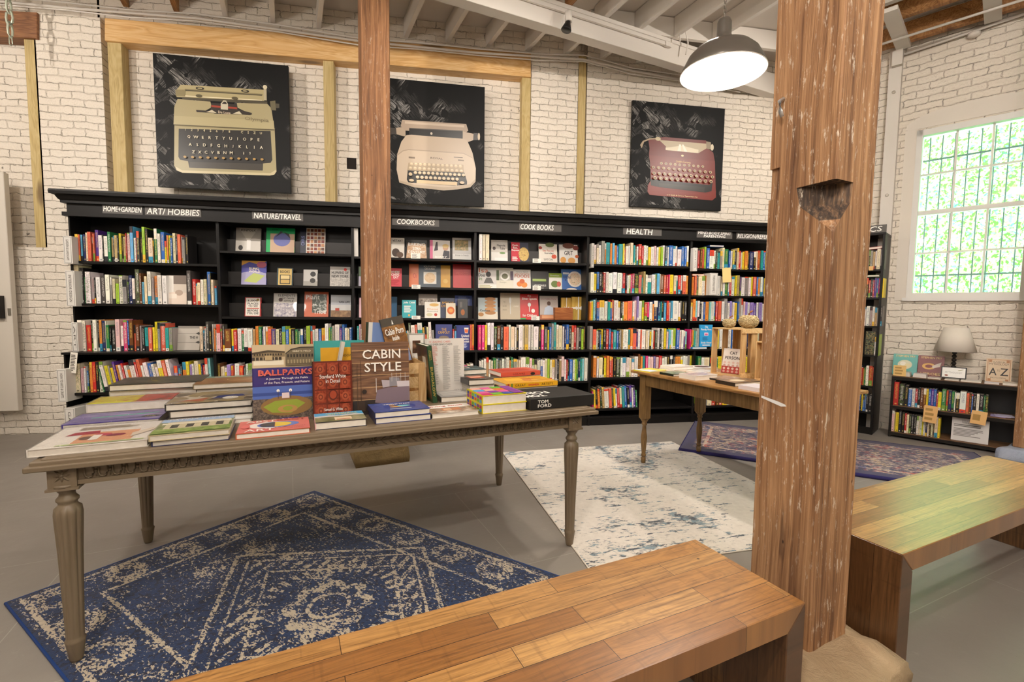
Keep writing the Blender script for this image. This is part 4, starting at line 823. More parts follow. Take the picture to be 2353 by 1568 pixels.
fo((1175, 553, 1215, 600), 1.85, '2a2c44', [('r', 0, 0, .5, 1, 'c81e34'), ('t', .24, .85, .1, 'Cook,', W_, .34), ('t', .24, .73, .1, 'Eat,', W_, .26), ('t', .25, .6, .1, 'Repeat', W_, .44), ('e', .72, .42, .3, .34, photo('c89a4c', 'd8b86a', '8a5a2c', 60)), ('l', .06, .08, .44, .3, 3, W_)], 'red and navy cookbook with a pasta bowl')
fo((1239, 557, 1281, 602), 1.85, 'e6ddd0', [('e', .6, .96, .24, .12, '5f6a34'), ('e', .08, .8, .1, .08, 'a03a2a'), ('t', .5, .66, .1, 'See You on', 'c8604a', .6), ('t', .55, .52, .11, 'Sunday', '4a4440', .5), ('e', .82, .36, .14, .11, 'd0563c'), ('t', .5, .2, .1, 'SIFTON', '8a8278', .5)], 'cream cookbook with bowls and vegetables')
fo((1286, 559, 1328, 604), 1.85, 'e2ded7', [('e', .5, .94, .32, .14, '6a3a26'), ('e', .9, .84, .16, .12, '7a2e22'), ('t', .5, .56, .22, 'GRIT', '25211e', .46), ('e', .2, .2, .16, .16, 'd89a4c'), ('e', .66, .18, .2, .16, 'e0a35a'), ('e', .95, .4, .1, .08, 'c06030')], 'white cookbook ringed by bowls of food')
fo((1099, 612, 1141, 660), 1.548, 'd6cfc8', [('t', .3, .86, .2, 'Isa', 'c4561e', .5), ('t', .2, .64, .15, 'Does', '1f1b1a', .36), ('t', .14, .46, .14, 'it', '4a7a2c', .16), ('e', .56, .68, .14, .13, '2a1f1c'), ('p', [(.3, .25), (.45, .52), (.7, .52), (.85, .25)], '5c5854'), ('r', 0, 0, 1, .2, 'eee8e0'), ('l', .05, .03, .95, .17, 3, 'b8b070')], 'cookbook with a woman in grey on the middle shelf')
fo((1141, 614, 1180, 662), 1.548, 'dcd5c2', [('r', 0, .4, .16, .88, '4a5a34'), ('r', .18, .4, .8, .88, 'b9b5a8'), ('e', .5, .6, .28, .2, 'e6e2da'), ('e', .5, .6, .18, .13, '6a6a4c'), ('r', .82, .42, 1, .85, '5a4c5c'), ('t', .4, .3, .07, 'Potager', '8a8468', .4)], 'pale cookbook with a bowl between other cookbooks')
fo((1180, 618, 1220, 663), 1.548, 'dfd8cf', [('t', .5, .88, .06, 'MEDICAL MEDIUM', '6a625a', .7), ('t', .5, .79, .08, 'LIFE-CHANGING', 'c87a5a', .84), ('t', .5, .66, .16, 'FOODS', 'c0583c', .84), ('e', .35, .26, .16, .13, 'dc7a2c'), ('e', .62, .22, .18, .14, 'e48a38'), ('e', .5, .4, .15, .12, 'cf5f28')], 'grey cookbook with orange fruit')
fo((1221, 619, 1261, 661), 1.548, '191919', [('r', .08, .44, .86, .58, '8aa24c'), ('r', .08, .5, .86, .54, 'b4c478'), ('t', .5, .22, .1, 'VEGETABLE', 'd8d6d0', .7), ('t', .5, .08, .08, 'SIMPLE', 'b8b6b0', .4)], 'black cookbook with green asparagus')
fo((1262, 627, 1292, 665), 1.548, 'e8e4da', [('r', 0, .74, 1, 1, '8aa41e'), ('t', .45, .86, .09, 'Greenfeast', W_, .7), ('e', .45, .34, .3, .2, '6a7c3c'), ('e', .75, .34, .16, .16, 'c8604c')], 'small cream and olive green cookbook', t=.03)
fo((1291, 618, 1336, 666), 1.548, '2e62a6', [('e', .68, .52, .38, .38, 'dcd2c6'), ('e', .68, .52, .3, .3, photo('c86a4c', 'e0cfb0', '7a5a3c', 60)), ('t', .28, .6, .1, 'GREENS', '1d3a70', .4), ('t', .2, .48, .09, '&', '1d3a70', .08), ('e', .5, .0, .28, .1, 'e8dfd4'), ('l', .08, .74, .4, .84, 2, W_)], 'bright blue cookbook with a white bowl')
fo((1099, 682, 1144, 731), 1.198, 'b6c2c2', [('r', 0, 0, 1, .35, 'e6dcc8')]+[('e', .62, .94-.16*i, .28, .09, ('b98048', 'c98f54')[i % 2]) for i in range(5)]+[('t', .34, .4, .1, 'Cookies', '4a4038', .5), ('e', .14, .22, .14, .09, 'c28a50')], 'book with a stack of cookies on the cover')
fo((1150, 673, 1196, 733), 1.198, 'b8a88e', [('e', .5, .72, .06, .12, 'd8d6d0'), ('r', .48, .2, .52, .62, 'd0cec8'), ('t', .2, .66, .05, 'THE', '6a5f4c', .1), ('t', .22, .5, .05, 'SILVER', '6a5f4c', .2), ('t', .22, .36, .05, 'SPOON', '6a5f4c', .2), ('t', .8, .5, .05, 'CLASSIC', W_, .26)], 'tall beige cookbook with a silver spoon')
fo((1196, 675, 1238, 733), 1.198, 'c81e22', [('t', .5, .93, .07, 'the', W_, .2), ('t', .5, .8, .11, 'Silver Spoon', W_, .8), ('e', .5, .58, .09, .08, 'e8e6e0'), ('r', .48, .3, .52, .55, 'd8d6d0'), ('e', .7, .34, .1, .08, W_), ('t', .5, .16, .1, 'for Children', W_, .76), ('r', 0, 0, .3, .06, '2aa04c')], 'red cookbook for children with white script')
fo((1241, 679, 1283, 733), 1.198, 'b8aba2', [('t', .5, .86, .07, 'SOUTHERN COOK', '8a4a48', .84), ('e', .5, .68, .1, .09, '5a3a2a'), ('p', [(.2, .2), (.28, .5), (.5, .6), (.72, .5), (.84, .2)], 'b8c4d4'), ('r', 0, 0, 1, .2, 'a8603c'), ('r', .1, .05, .9, .18, 'd89a6c')], 'cookbook with a man in a pale blue shirt')
box_ = MB(); a = PY(1275, 734, 5.31); b = PY(1316, 734, 5.31)
o = box_.box((0, 0, 0), (b.x-a.x, .08, .142)).build('wooden_box', m_wood('striped_box_wood', 'b9733a', 'a05a28', '7a3f18', 'X'), loc=(a.x, 5.31, 1.199)); tag(bevel(o, .002, 1), 'small brown wooden recipe box on the cookbook shelf', 'box')
GOLD = m_wood('gold_wrapping_paper', 'd9b65a', 'cfa848', 'b08a34', 'Z', knots=False)
for q, lb in (((1289, 684, 1313, 733), 'upright gold wrapped parcel behind the wooden box'), ((1313, 682, 1344, 733), 'gold wrapped parcel with white ribbon at the shelf end')):
    a = PY(q[0], q[3], 5.40 if q[0] < 1300 else 5.36); b = PY(q[2], q[3], 5.40 if q[0] < 1300 else 5.36); hh = PY(q[0], q[1], a.y).z-1.199; w = b.x-a.x
    r = thing('gift_parcel', lb, 'parcel', (a.x, a.y, 1.199)); bevel(MB().box((0, 0, 0), (w, .035, hh)).build('wrapping', GOLD, r), .004, 2)
    MB().box((w*.46, -.002, 0), (w*.54, 0, hh)).box((0, -.003, hh*.48), (w, -.001, hh*.55)).prism([(w*.5, hh*.5), (w*.3, hh*.6), (w*.32, hh*.42)], 'Y', -.008, -.003).prism([(w*.5, hh*.5), (w*.72, hh*.6), (w*.7, hh*.42)], 'Y', -.008, -.003).build('ribbon', flat('f4efe4', .5), r)
fo((407, 745, 458, 799), .87, 'bdb6ac', [('r', 0, .68, .9, .69, '3a3734'), ('r', 0, .31, .9, .32, '3a3734'), ('p', [(.8, .69), (.95, .75), (1, .69), (.95, .63)], '3a3734'), ('p', [(.8, .32), (.95, .38), (1, .32), (.95, .26)], '3a3734'), ('t', .72, .52, .1, 'THE H', '35312d', .36), ('r', 0, .9, 1, 1, '8a847c')], 'speckled grey book lying open-faced on the ledge', yo=.05)
fo((384, 635, 429, 700), 1.33, 'd9cdbf', [('r', 0, .7, 1, 1, '7d7066'), ('r', .1, .4, .34, .98, 'e9e4dc'), ('p', [(0, 0), (1, 0), (1, .4), (.3, .42), (0, .38)], 'e8d6c6'), ('e', .62, .4, .2, .1, 'b9a494'), ('r', .1, .2, .5, .36, 'efe4d6')], 'leaning book with a bright living room photo on the second garden shelf', yo=.05, lean=.05)
fo((1001, 749, 1039, 806), .87, '484f86', [('t', .5, .8, .1, 'THE', 'c9a05a', .3), ('t', .5, .68, .11, 'CAMPOUT', 'c9a05a', .7), ('e', .5, .48, .3, .07, '8a7a6a'), ('e', .5, .36, .14, .06, '9a8a70')], 'indigo cookbook with gold lettering on the ledge', yo=-.08, lean=.03)
fo((1047, 748, 1082, 803), .87, '36407e', [('p', [(.55, .9), (.85, .9), (.8, .68), (.6, .68)], 'e8e4dc'), ('p', [(.58, .84), (.82, .84), (.79, .7), (.61, .7)], 'd86a3c'), ('t', .62, .57, .1, 'United', W_, .5), ('t', .62, .45, .1, 'States', W_, .46), ('t', .62, .34, .08, 'of Cocktails', W_, .52), ('l', .36, .08, .9, .26, 4, 'b8c0e0')], 'deep blue cocktail book on the ledge by the second divider', yo=-.085, lean=.03, spine='6aa8c8')
fo((1608, 748, 1637, 797), .895, '2f9ad4', [('t', .5, .9, .09, 'The', W_, .25), ('t', .5, .77, .1, 'Family Firm', W_, .8), ('r', .34, .5, .66, .64, 'f0d8e0'), ('r', .38, .52, .62, .6, 'd06a9a'), ('t', .82, .5, .05, 'i', 'd8352a'), ('l', .2, .28, .8, .44, 4, '1a6aa0'), ('t', .5, .17, .1, 'Emily Oster', W_, .8), ('l', .2, .04, .8, .1, 2, W_)], 'light blue book standing on the ledge right of the health bay', yo=-.10, lean=.05)
cover_book(.19, .14, .022, '2f9ad4', [], 'light blue book lying under the standing one on the ledge', Matrix.Translation((PY(1590, 803, 5.08).x, 5.24-.17, .871+.022)) @ Matrix.Rotation(-PI/2, 4, 'X'), spine='2f9ad4')
cover_book(.19, .13, .02, '2c4c9a', [], 'dark blue book lying across the spines of the top parenting shelf', Matrix.Translation((PY(1632, 575, 5.22).x, 5.23, 2.115)) @ Matrix.Rotation(-PI/2, 4, 'X'), spine='2c4c9a')
cover_book(.16, .13, .022, 'd0622a', [], 'orange book lying flat above the second parenting shelf', Matrix.Translation((PY(1592, 630, 5.22).x, 5.23, 1.508+.255)) @ Matrix.Rotation(-PI/2, 4, 'X'), spine='d0622a')
fo((812, 524, 823, 587), 1.853, 'd8d3cc', [], 'slim white book angled just left of the brown post', yo=.02, lean=.0)
fo((824, 612, 832, 657), 1.545, '3a5a2c', [('r', 0, 0, 1, .5, 'b0a8b8')], 'green edged book just left of the brown post', yo=.1)
fo((825, 684, 832, 729), 1.21, 'e8b8c0', [], 'pale pink book just left of the brown post', yo=.1)
for i, (c, w) in enumerate((('3a2a5a', .17), ('a8602c', .17), ('6a2a1c', .16))):
    tag(MB().box((0, 0, 0), (w, .2, .022)).build('game_box', flat(c, .5), loc=(PY(183, 940, 5.08).x, 5.10, .1+.023*i)), ('bottom rust brown', 'middle orange', 'top purple')[2-i if i != 1 else 1]+' flat game box on the lowest shelf behind the table', 'game box')
# section cards with spine labels
def seccard(x0, y0, x1, y1, z, txt, label, yo=-.07, dep=.26, yaw=0.):
    Pn = Vector((0, DF+yo, 0)); a = PP(x0, y1, Pn, FW[2]); b = PP(x1, y0, Pn, FW[2]); w = (b-a).x; h = b.z-a.z
    r = thing('section_marker', label, 'section marker', (a.x, a.y, z), yaw, 'white section markers')
    bevel(MB().box((0, 0, 0), (w, dep, h)).build('card', flat('dedad3', .5), r), .002, 1)
    mb = MB(); e = .008
    for p in (((e, -.001, e), (e+.002, 0, h-e)), ((w-e-.002, -.001, e), (w-e, 0, h-e)), ((e, -.001, e), (w-e, 0, e+.002)), ((e, -.001, h-e-.002), (w-e, 0, h-e))): mb.box(*p)
    put_text(mb, txt, w*.5, h*.5, w*.3, -.0015, 0, h*.76, -PI/2); mb.build('lettering', flat('5c5650', .6), r)
seccard(147, 544, 164, 607, 1.70, 'GARDEN & LANDSCAPE', 'white marker reading garden and landscape on the top left shelf')
seccard(153, 616, 170, 698, 1.30, 'INTERIOR DESIGN', 'white marker reading interior design on the second left shelf')
seccard(166, 737, 177, 804, .872, 'ART', 'white marker reading art at the left end of the ledge', yo=-.09, dep=.2)
seccard(133, 836, 150, 911, .42, 'HOW TO ARTS & CRAFTS', 'white marker reading how to arts and crafts on the lower left shelf', yo=-.24, dep=.2)
seccard(149, 904, 171, 975, .07, 'GAMES', 'white marker reading games on the lowest left shelf', yo=-.22, dep=.26, yaw=-.1)
seccard(1359, 556, 1366, 612, 1.80, 'HEALTH & FITNESS', 'white marker at the left end of the top health shelf', yo=-.03, dep=.15)
seccard(1592, 563, 1604, 616, 1.79, 'BODY & SOUL', 'white marker at the left end of the top parenting shelf', yo=-.06, dep=.15)
seccard(1630, 628, 1650, 679, 1.508, 'PARENTING FAMILY', 'wide white marker in the middle of the second parenting shelf', yo=-.06, dep=.15)
def card(x0, y0, x1, y1, col, label, fr=FW, yo=-.01, lines=3, name='note', roll=0., lc='4a443c', cat='note'):
    P, U, N = fr; Pn = P+N*yo; a = PP(x0, y1, Pn, N); b = PP(x1, y0, Pn, N); w = (b-a).dot(U); h = b.z-a.z
    mats = [flat(col, .7)]; mb = MB().box((0, 0, 0), (w, .0012, h)); art(mb, mats, w, h, [('l', .12, .1, .9, .9, lines, lc)] if lines else [])
    return tag(mb.build(name, mats, M=fmat(fr, yo) @ Matrix.Translation(((a-Pn).dot(U), 0, a.z)) @ Matrix.Rotation(roll, 4, 'Y')), label, cat)
card(158, 809, 172, 857, 'efe9dc', 'handwritten list hanging from the left end of the black ledge', yo=-.17, lines=11, roll=.12)
for q, lb in (((944, 583, 966, 594), 'white shelf tag below the baking book'), ((946, 655, 966, 664), 'white shelf tag below the round loaf book'), ((946, 726, 966, 734), 'white shelf tag below the turquoise book'), ((1224, 595, 1243, 604), 'white shelf tag on the top cook books shelf'), ((1224, 657, 1243, 667), 'white shelf tag below the asparagus book'), ((1221, 727, 1240, 736), 'white shelf tag below the red children cookbook')): card(*q, 'f3efe6', lb, lines=4, lc='9a948c', yo=-.004, name='shelf_tag', cat='shelf tag')
card(1661, 617, 1682, 650, 'f0d58c', 'yellow handwritten note hanging on the parenting shelf', yo=-.012, lines=0, roll=-.1)
# ------------------------------------------------------------------ typewriter pictures
def canvas(x0, y0, x1, y1, org, scl, items, label, yf=5.47):
    a = PY(x0, y1, yf); b = PY(x1, y0, yf); w, h = b.x-a.x, b.z-a.z
    r = thing('canvas_picture', label, 'picture', (a.x, yf, a.z))
    bevel(MB().box((0, 0, 0), (w, .035, h)).build('canvas', CANVAS, r), .002, 1)
    mb = MB(); mats = []
    def cv(px, py): p = PY(org[0]+px/scl, org[1]+py/scl, yf); return p.x-a.x, p.z-a.z
    def mi(c):
        m_ = flat(c, .35) if isinstance(c, str) else c
        if m_ not in mats: mats.append(m_)
        return mats.index(m_)
    ps = .0052/scl*1.0
    for k, it in enumerate(items):
        y = -.0006-.0002*k
        if it[0] == 'p': q = [cv(*p) for p in it[1]]; mb.add([(u, y, v) for u, v in q], [tuple(range(len(q)))], mi(it[2]))
        elif it[0] == 'e': u, v = cv(it[1], it[2]); mb.add([(u+it[3]*ps*math.cos(i*PI/10), y, v+it[4]*ps*math.sin(i*PI/10)) for i in range(20)], [tuple(range(20))], mi(it[5]))
        elif it[0] == 't':
            u, v = cv(it[1], it[2]); put_text(mb, it[4], u, v, it[3]*ps, y, mi(it[5]), it[6]*ps if len(it) > 6 else None, -.02, None, .0008)
    mb.build('painted_typewriter', mats, r)
def keyrow(s_, x0, y0, x1, y1, sz, col, ring=None):
    o = []; n = len(s_)
    for i, c in enumerate(s_):
        f = i/(n-1); x = x0+(x1-x0)*f; y = y0+(y1-y0)*f
        if ring: o += [('e', x, y, ring, ring*.8, 'e2c996'), ('e', x, y, ring*.74, ring*.58, '5a4330')]
        if c != '*': o.append(('t', x, y, sz, c, col))
    return o
OL = 'a89c74'; K2 = '1d1a16'
it = [('p', [(165, 470), (790, 500), (802, 770), (788, 790), (760, 797), (215, 780), (180, 765), (163, 735)], OL), ('p', [(175, 742), (215, 765), (765, 782), (797, 762), (802, 772), (788, 792), (760, 797), (215, 780), (178, 764)], 'c9bc94'),
 ('p', [(192, 505), (765, 520), (776, 700), (765, 718), (718, 722), (716, 766), (258, 748), (250, 708), (200, 698), (190, 680)], K2), ('p', [(262, 712), (714, 724), (712, 762), (262, 745)], '3b352d'),
 ('p', [(205, 230), (722, 262), (726, 332), (180, 308), (172, 285), (178, 262)], 'b3a67c'), ('p', [(230, 256), (715, 288), (715, 298), (230, 270)], '857a58'), ('p', [(232, 262), (712, 294), (712, 300), (232, 268)], '4a4434'), ('p', [(232, 298), (712, 326), (712, 330), (232, 303)], 'e9dfc0'), ('p', [(215, 308), (745, 335), (745, 352), (215, 322)], '4c4636'),
 ('p', [(185, 320), (390, 336), (398, 372), (360, 392), (420, 412), (560, 416), (652, 418), (560, 375), (555, 345), (745, 350), (770, 378), (790, 510), (160, 478), (165, 370)], 'ab9f78'), ('p', [(165, 425), (785, 455), (790, 510), (160, 478)], 'b5a980'),
 ('p', [(300, 388), (390, 394), (396, 346), (556, 352), (562, 384), (652, 408), (640, 420), (305, 402)], '2e261f'), ('p', [(396, 358), (556, 372), (558, 384), (396, 370)], '9c3a26'), ('p', [(455, 348), (472, 328), (488, 330), (500, 352), (500, 388), (455, 384)], 'c9c0a8'), ('p', [(462, 350), (474, 336), (486, 337), (494, 352)], '2e261f'), ('p', [(365, 402), (400, 388), (430, 408)], 'd0c6aa'), ('p', [(530, 412), (570, 396), (588, 416)], 'd0c6aa'),
 ('p', [(762, 335), (795, 330), (800, 392), (768, 390)], '6a6248'), ('p', [(798, 348), (820, 350), (820, 376), (798, 378)], '4a4434'), ('p', [(722, 240), (740, 242), (742, 330), (724, 328)], 'b9ae90'), ('e', 731, 246, 11, 11, 'd8ceb0'), ('p', [(172, 262), (235, 262), (232, 300), (175, 300)], '8d815c'), ('e', 325, 254, 20, 7, K2), ('e', 325, 254, 12, 4, OL), ('e', 607, 271, 20, 7, K2), ('e', 607, 271, 12, 4, OL), ('e', 320, 301, 16, 8, '5c543c'), ('e', 543, 316, 16, 8, '5c543c'),
 ('t', 478, 405, 12, 'De Luxe', 'd8c8b0', 60), ('t', 680, 451, 24, 'Olympia', '84785a', 120)]
it += [('p', [(165, 478), (788, 510), (788, 516), (165, 484)], '6c6248')]
it += keyrow('!2345678*CSZU', 235, 512, 706, 534, 12, 'cfc3a0')+keyrow('QWERTYUIOPE', 258, 557, 692, 576, 15, 'e9dfc4')+keyrow('ASDFGHJKLIA', 267, 605, 710, 625, 15, 'e9dfc4')+keyrow('ZXCVBNM*.,', 288, 652, 640, 662, 15, 'e9dfc4')+[('e', 235+48*i, 683+1.6*i, 8, 6, 'b08c4c') for i in range(11)]
canvas(363, 151, 662, 429, (340, 110), 2.715, it, 'large black canvas painting of an olive green typewriter, leftmost picture')
CR = 'c8b49c'
it = [('p', [(20, 350), (70, 355), (70, 395), (20, 400)], '3a332c'), ('p', [(62, 352), (128, 345), (130, 415), (66, 398)], 'b3a08a'), ('p', [(105, 295), (560, 325), (575, 372), (545, 395), (130, 372), (95, 340)], 'b09c88'), ('p', [(125, 305), (545, 335), (545, 350), (125, 322)], 'cdbba6'), ('p', [(155, 352), (535, 372), (535, 430), (155, 402)], '1c1917'), ('p', [(155, 352), (535, 372), (535, 378), (155, 358)], '57504a'), ('p', [(535, 378), (612, 395), (610, 440), (575, 452), (535, 432)], 'c0ac96'), ('p', [(612, 388), (652, 392), (654, 438), (612, 440)], '2b2724'), ('e', 650, 415, 8, 24, 'c9b79e'), ('e', 313, 393, 7, 9, 'd8cbb8'),
 ('p', [(135, 405), (170, 402), (540, 430), (568, 445), (605, 530), (628, 640), (626, 735), (590, 775), (500, 790), (400, 797), (190, 775), (85, 740), (66, 650), (70, 540), (100, 450)], CR), ('p', [(72, 540), (110, 512), (150, 503), (540, 530), (600, 560), (628, 640), (626, 735), (590, 775), (500, 790), (400, 797), (190, 775), (85, 740), (66, 650)], 'd3c0a8'), ('p', [(70, 542), (110, 512), (150, 503), (540, 530), (602, 562), (604, 568), (540, 537), (150, 511), (112, 520), (72, 550)], 'b39f89'), ('p', [(85, 725), (190, 755), (400, 775), (500, 768), (590, 752), (624, 715), (626, 735), (590, 775), (500, 790), (400, 797), (190, 775), (85, 740)], 'bda98f'),
 ('p', [(150, 600), (540, 615), (545, 680), (140, 660)], 'bba689'), ('p', [(145, 655), (548, 672), (566, 735), (565, 755), (480, 765), (150, 740), (138, 720)], '1d1a17'), ('p', [(208, 722), (497, 738), (495, 763), (208, 745)], 'e4c99c'), ('p', [(152, 556), (196, 560), (196, 572), (152, 568)], '8a7866'), ('p', [(502, 577), (544, 581), (544, 590), (502, 587)], '8a7866'), ('p', [(472, 559), (535, 563), (535, 567), (472, 563)], '4a4038'), ('t', 350, 570, 12, 'ROYAL', '6d5c4c', 80)]
for (x0_, y0_, x1_, y1_, n_) in ((172, 608, 518, 626, 12), (165, 638, 525, 660, 12), (200, 672, 540, 690, 12), (215, 705, 495, 720, 10)): it += [('e', x0_+(x1_-x0_)*i/(n_-1), y0_+(y1_-y0_)*i/(n_-1), 11.5, 10, 'dcc7a4') for i in range(n_)]+[('e', x0_+(x1_-x0_)*i/(n_-1), y0_-3+(y1_-y0_)*i/(n_-1), 7, 4, 'efe0c4') for i in range(n_)]
it += [('e', 165, 685, 12, 11, 'dcc7a4'), ('e', 172, 728, 16, 9, 'dcc7a4'), ('e', 530, 745, 16, 9, 'dcc7a4')]
canvas(838, 200, 1114, 462, (890, 180), 3.09, it, 'black canvas painting of a cream typewriter, partly behind the brown post')
RD = '6c2118'
it = [('p', [(190, 350), (280, 340), (310, 336), (615, 362), (628, 420), (668, 450), (680, 515), (195, 470), (200, 420)], RD), ('p', [(270, 358), (618, 385), (618, 420), (560, 455), (318, 430), (320, 405)], 'b9a98c'), ('p', [(318, 415), (440, 400), (560, 430), (558, 455), (318, 432)], 'ddd0b4'), ('p', [(405, 440), (418, 390), (432, 392), (430, 442)], 'f0e8d6'), ('p', [(478, 446), (450, 392), (438, 392), (455, 444)], 'f0e8d6'), ('p', [(616, 368), (650, 375), (655, 430), (618, 420)], '8f8068'), ('e', 660, 413, 13, 24, 'd8cbb0'), ('p', [(280, 338), (612, 364), (612, 380), (280, 355)], '6a2018'),
 ('p', [(130, 395), (150, 365), (200, 345), (280, 342), (280, 352), (205, 355), (160, 372), (142, 420)], 'a89478'), ('e', 262, 350, 22, 14, 'c9b894'),
 ('p', [(195, 470), (680, 515), (682, 600), (688, 780), (660, 803), (200, 762), (184, 740), (188, 690), (208, 655), (205, 540)], '74271d'), ('p', [(205, 645), (640, 690), (665, 660), (655, 735), (610, 745), (270, 705), (210, 692)], '17130f'), ('p', [(270, 675), (605, 705), (602, 740), (270, 702)], '2a241d'), ('p', [(186, 692), (262, 702), (300, 728), (620, 755), (660, 735), (688, 730), (686, 780), (660, 803), (200, 762), (184, 740)], '7a2a20'), ('e', 441, 474, 11, 7, 'e0cc9c'),
 ('t', 448, 520, 15, 'Smith-Corona', 'd9b878', 118), ('t', 440, 771, 10, 'L C Smith & Corona Typewriters Inc', 'e0c890', 250)]
it += keyrow('1234567890', 286, 530, 588, 555, 7, 'f0e4c8', 11)+keyrow('*QWERTYUIOP*', 225, 560, 642, 598, 7, 'f0e4c8', 12)+keyrow('*ASDFGHJKL**', 228, 605, 655, 634, 7, 'f0e4c8', 12.5)+keyrow('*ZXCVBNM,.*', 234, 640, 642, 668, 8, 'f0e4c8', 13.5)
canvas(1447, 250, 1666, 474, (1430, 210), 3.2, it, 'black canvas painting of a red typewriter, rightmost picture', 5.455)
# ------------------------------------------------------------------ grey carved table
TT = .79
tb = thing('carved_table', 'long greige painted table with carved apron and fluted legs', 'table', G(0, 0), A0)
bevel(MB().box((-.815, 2.125, TT-.028), (1.52, 3.235, TT-.006)).box((-.828, 2.112, TT-.04), (1.533, 3.248, TT-.02)).box((-.79, 2.14, TT-.01), (1.495, 3.22, TT)).build('table_top', TABLE, tb), .006, 3)
ap = MB(); za, zb_ = .690, .75
ap.box((-.70, 2.162, za), (1.37, 2.185, zb_)); ap.box((-.70, 3.165, za), (1.37, 3.19, zb_)); ap.box((-.757, 2.22, za), (-.735, 3.13, zb_)); ap.box((1.40, 2.22, za), (1.422, 3.13, zb_))
ap.box((-.70, 2.153, za-.008), (1.37, 2.165, za+.008)); ap.box((-.70, 2.156, zb_-.006), (1.37, 2.163, zb_)); ap.box((-.766, 2.22, za-.008), (-.755, 3.13, za+.008))
ap.build('apron', TABLE, tb)
cv = MB(); yv = 2.161; CVS = []
def leafp(x, z, ang, ln, wd):
    c, s = math.cos(ang), math.sin(ang); pts = []; 
    vs = [(x, yv, z)]; n = 6; top = []; bot = []; mid = []
    for i in range(1, n): f = i/n; r_ = wd*math.sin(PI*f**.8)*.5; top.append((x+c*ln*f-s*r_, yv, z+s*ln*f+c*r_)); bot.append((x+c*ln*f+s*r_, yv, z+s*ln*f-c*r_)); mid.append((x+c*ln*f, yv-.006*math.sin(PI*f), z+s*ln*f))
    tip = (x+c*ln, yv, z+s*ln); L = [vs[0]]+top+[tip]; Mi = [vs[0]]+mid+[tip]; B_ = [vs[0]]+bot+[tip]
    V_ = top+mid+bot+[vs[0], tip]; m1 = len(top); a_, t_ = 3*m1, 3*m1+1; f_ = []
    for i in range(m1-1): f_ += [(i, i+1, m1+i+1, m1+i), (m1+i, m1+i+1, 2*m1+i+1, 2*m1+i)]
    f_ += [(a_, 0, m1), (a_, m1, 2*m1), (m1-1, t_, 2*m1-1), (2*m1-1, t_, 3*m1-1)]
    cv.add(V_, f_)
def ros(x, z, r):
    for k in range(8): leafp(x, z, k*PI/4+.001, r*(1 if k % 2 == 0 else 1.25), r*.42)
    cv.lathe([(.0055, 0), (.0055, .004), (.003, .007)], 8, M=Matrix.Translation((x, yv, z)) @ Matrix.Rotation(PI/2, 4, 'X'))
zc = (za+zb_)/2+.003
for s_ in (-1, 1):
    for k in range(17):
        x = .333+s_*(1.0-.0405*k); hw = .0125
        cv.tube([(x-hw, yv, zc+.021), (x-hw, yv-.002, zc-.006), (x-hw*.7, yv-.002, zc-.018), (x, yv-.002, zc-.022), (x+hw*.7, yv-.002, zc-.018), (x+hw, yv-.002, zc-.006), (x+hw, yv, zc+.021)],   .0036, 5)
        cv.lathe([(.001, 0), (.0058, .002), (.0048, .005), (.001, .008)], 8, M=Matrix.Translation((x+.0203, yv, zc+.002)) @ Matrix.Rotation(PI/2, 4, 'X')); cv.tube([(x+.0203, yv, zc), (x+.0203, yv-.001, zc-.02)], .002, 4)
    cv.tube([(.333+s_*.03, yv, zc), (.333+s_*.335, yv, zc)], .0022, 5)
    for k in range(9):
        x = .333+s_*(.035+.034*k)
        for q in (-1, 1): leafp(x, zc, (PI if s_ < 0 else 0)+q*s_*.62, .042, .011)
ros(.333, zc, .024)
cv.build('carved_frieze', TABLE, tb)
yv = 2.1445
for x in (-.737, 1.403): cv = MB(); ros(x, .722, .024); cv.build('carved_rosette', TABLE, tb)
LP = [(.017, 0), (.021, .012), (.029, .075), (.031, .083), (.0265, .09), (.0265, .098), (.0305, .25), (.0355, .42), (.0405, .53), (.0415, .56), (.039, .583), (.028, .594), (.0265, .602), (.0325, .610), (.0325, .617), (.024, .628), (.0225, .638), (.031, .65), (.0345, .658), (.0345, .663), (.044, .664), (.044, .674)]
for x in (-.737, 1.403):
    for y in (2.182, 3.17):
        g_ = MB().lathe(LP, 80, M=Matrix.Translation((x, y, .012 if x < 0 and y < 3 else 0)), flute=(.10, .57, 10, .15))
        g_.box((x-.040, y-.037, .672), (x+.040, y+.037, .752)); g_.box((x-.046, y-.043, .668), (x+.046, y+.043, .677)); g_.build('table_leg', TABLEZ, tb)
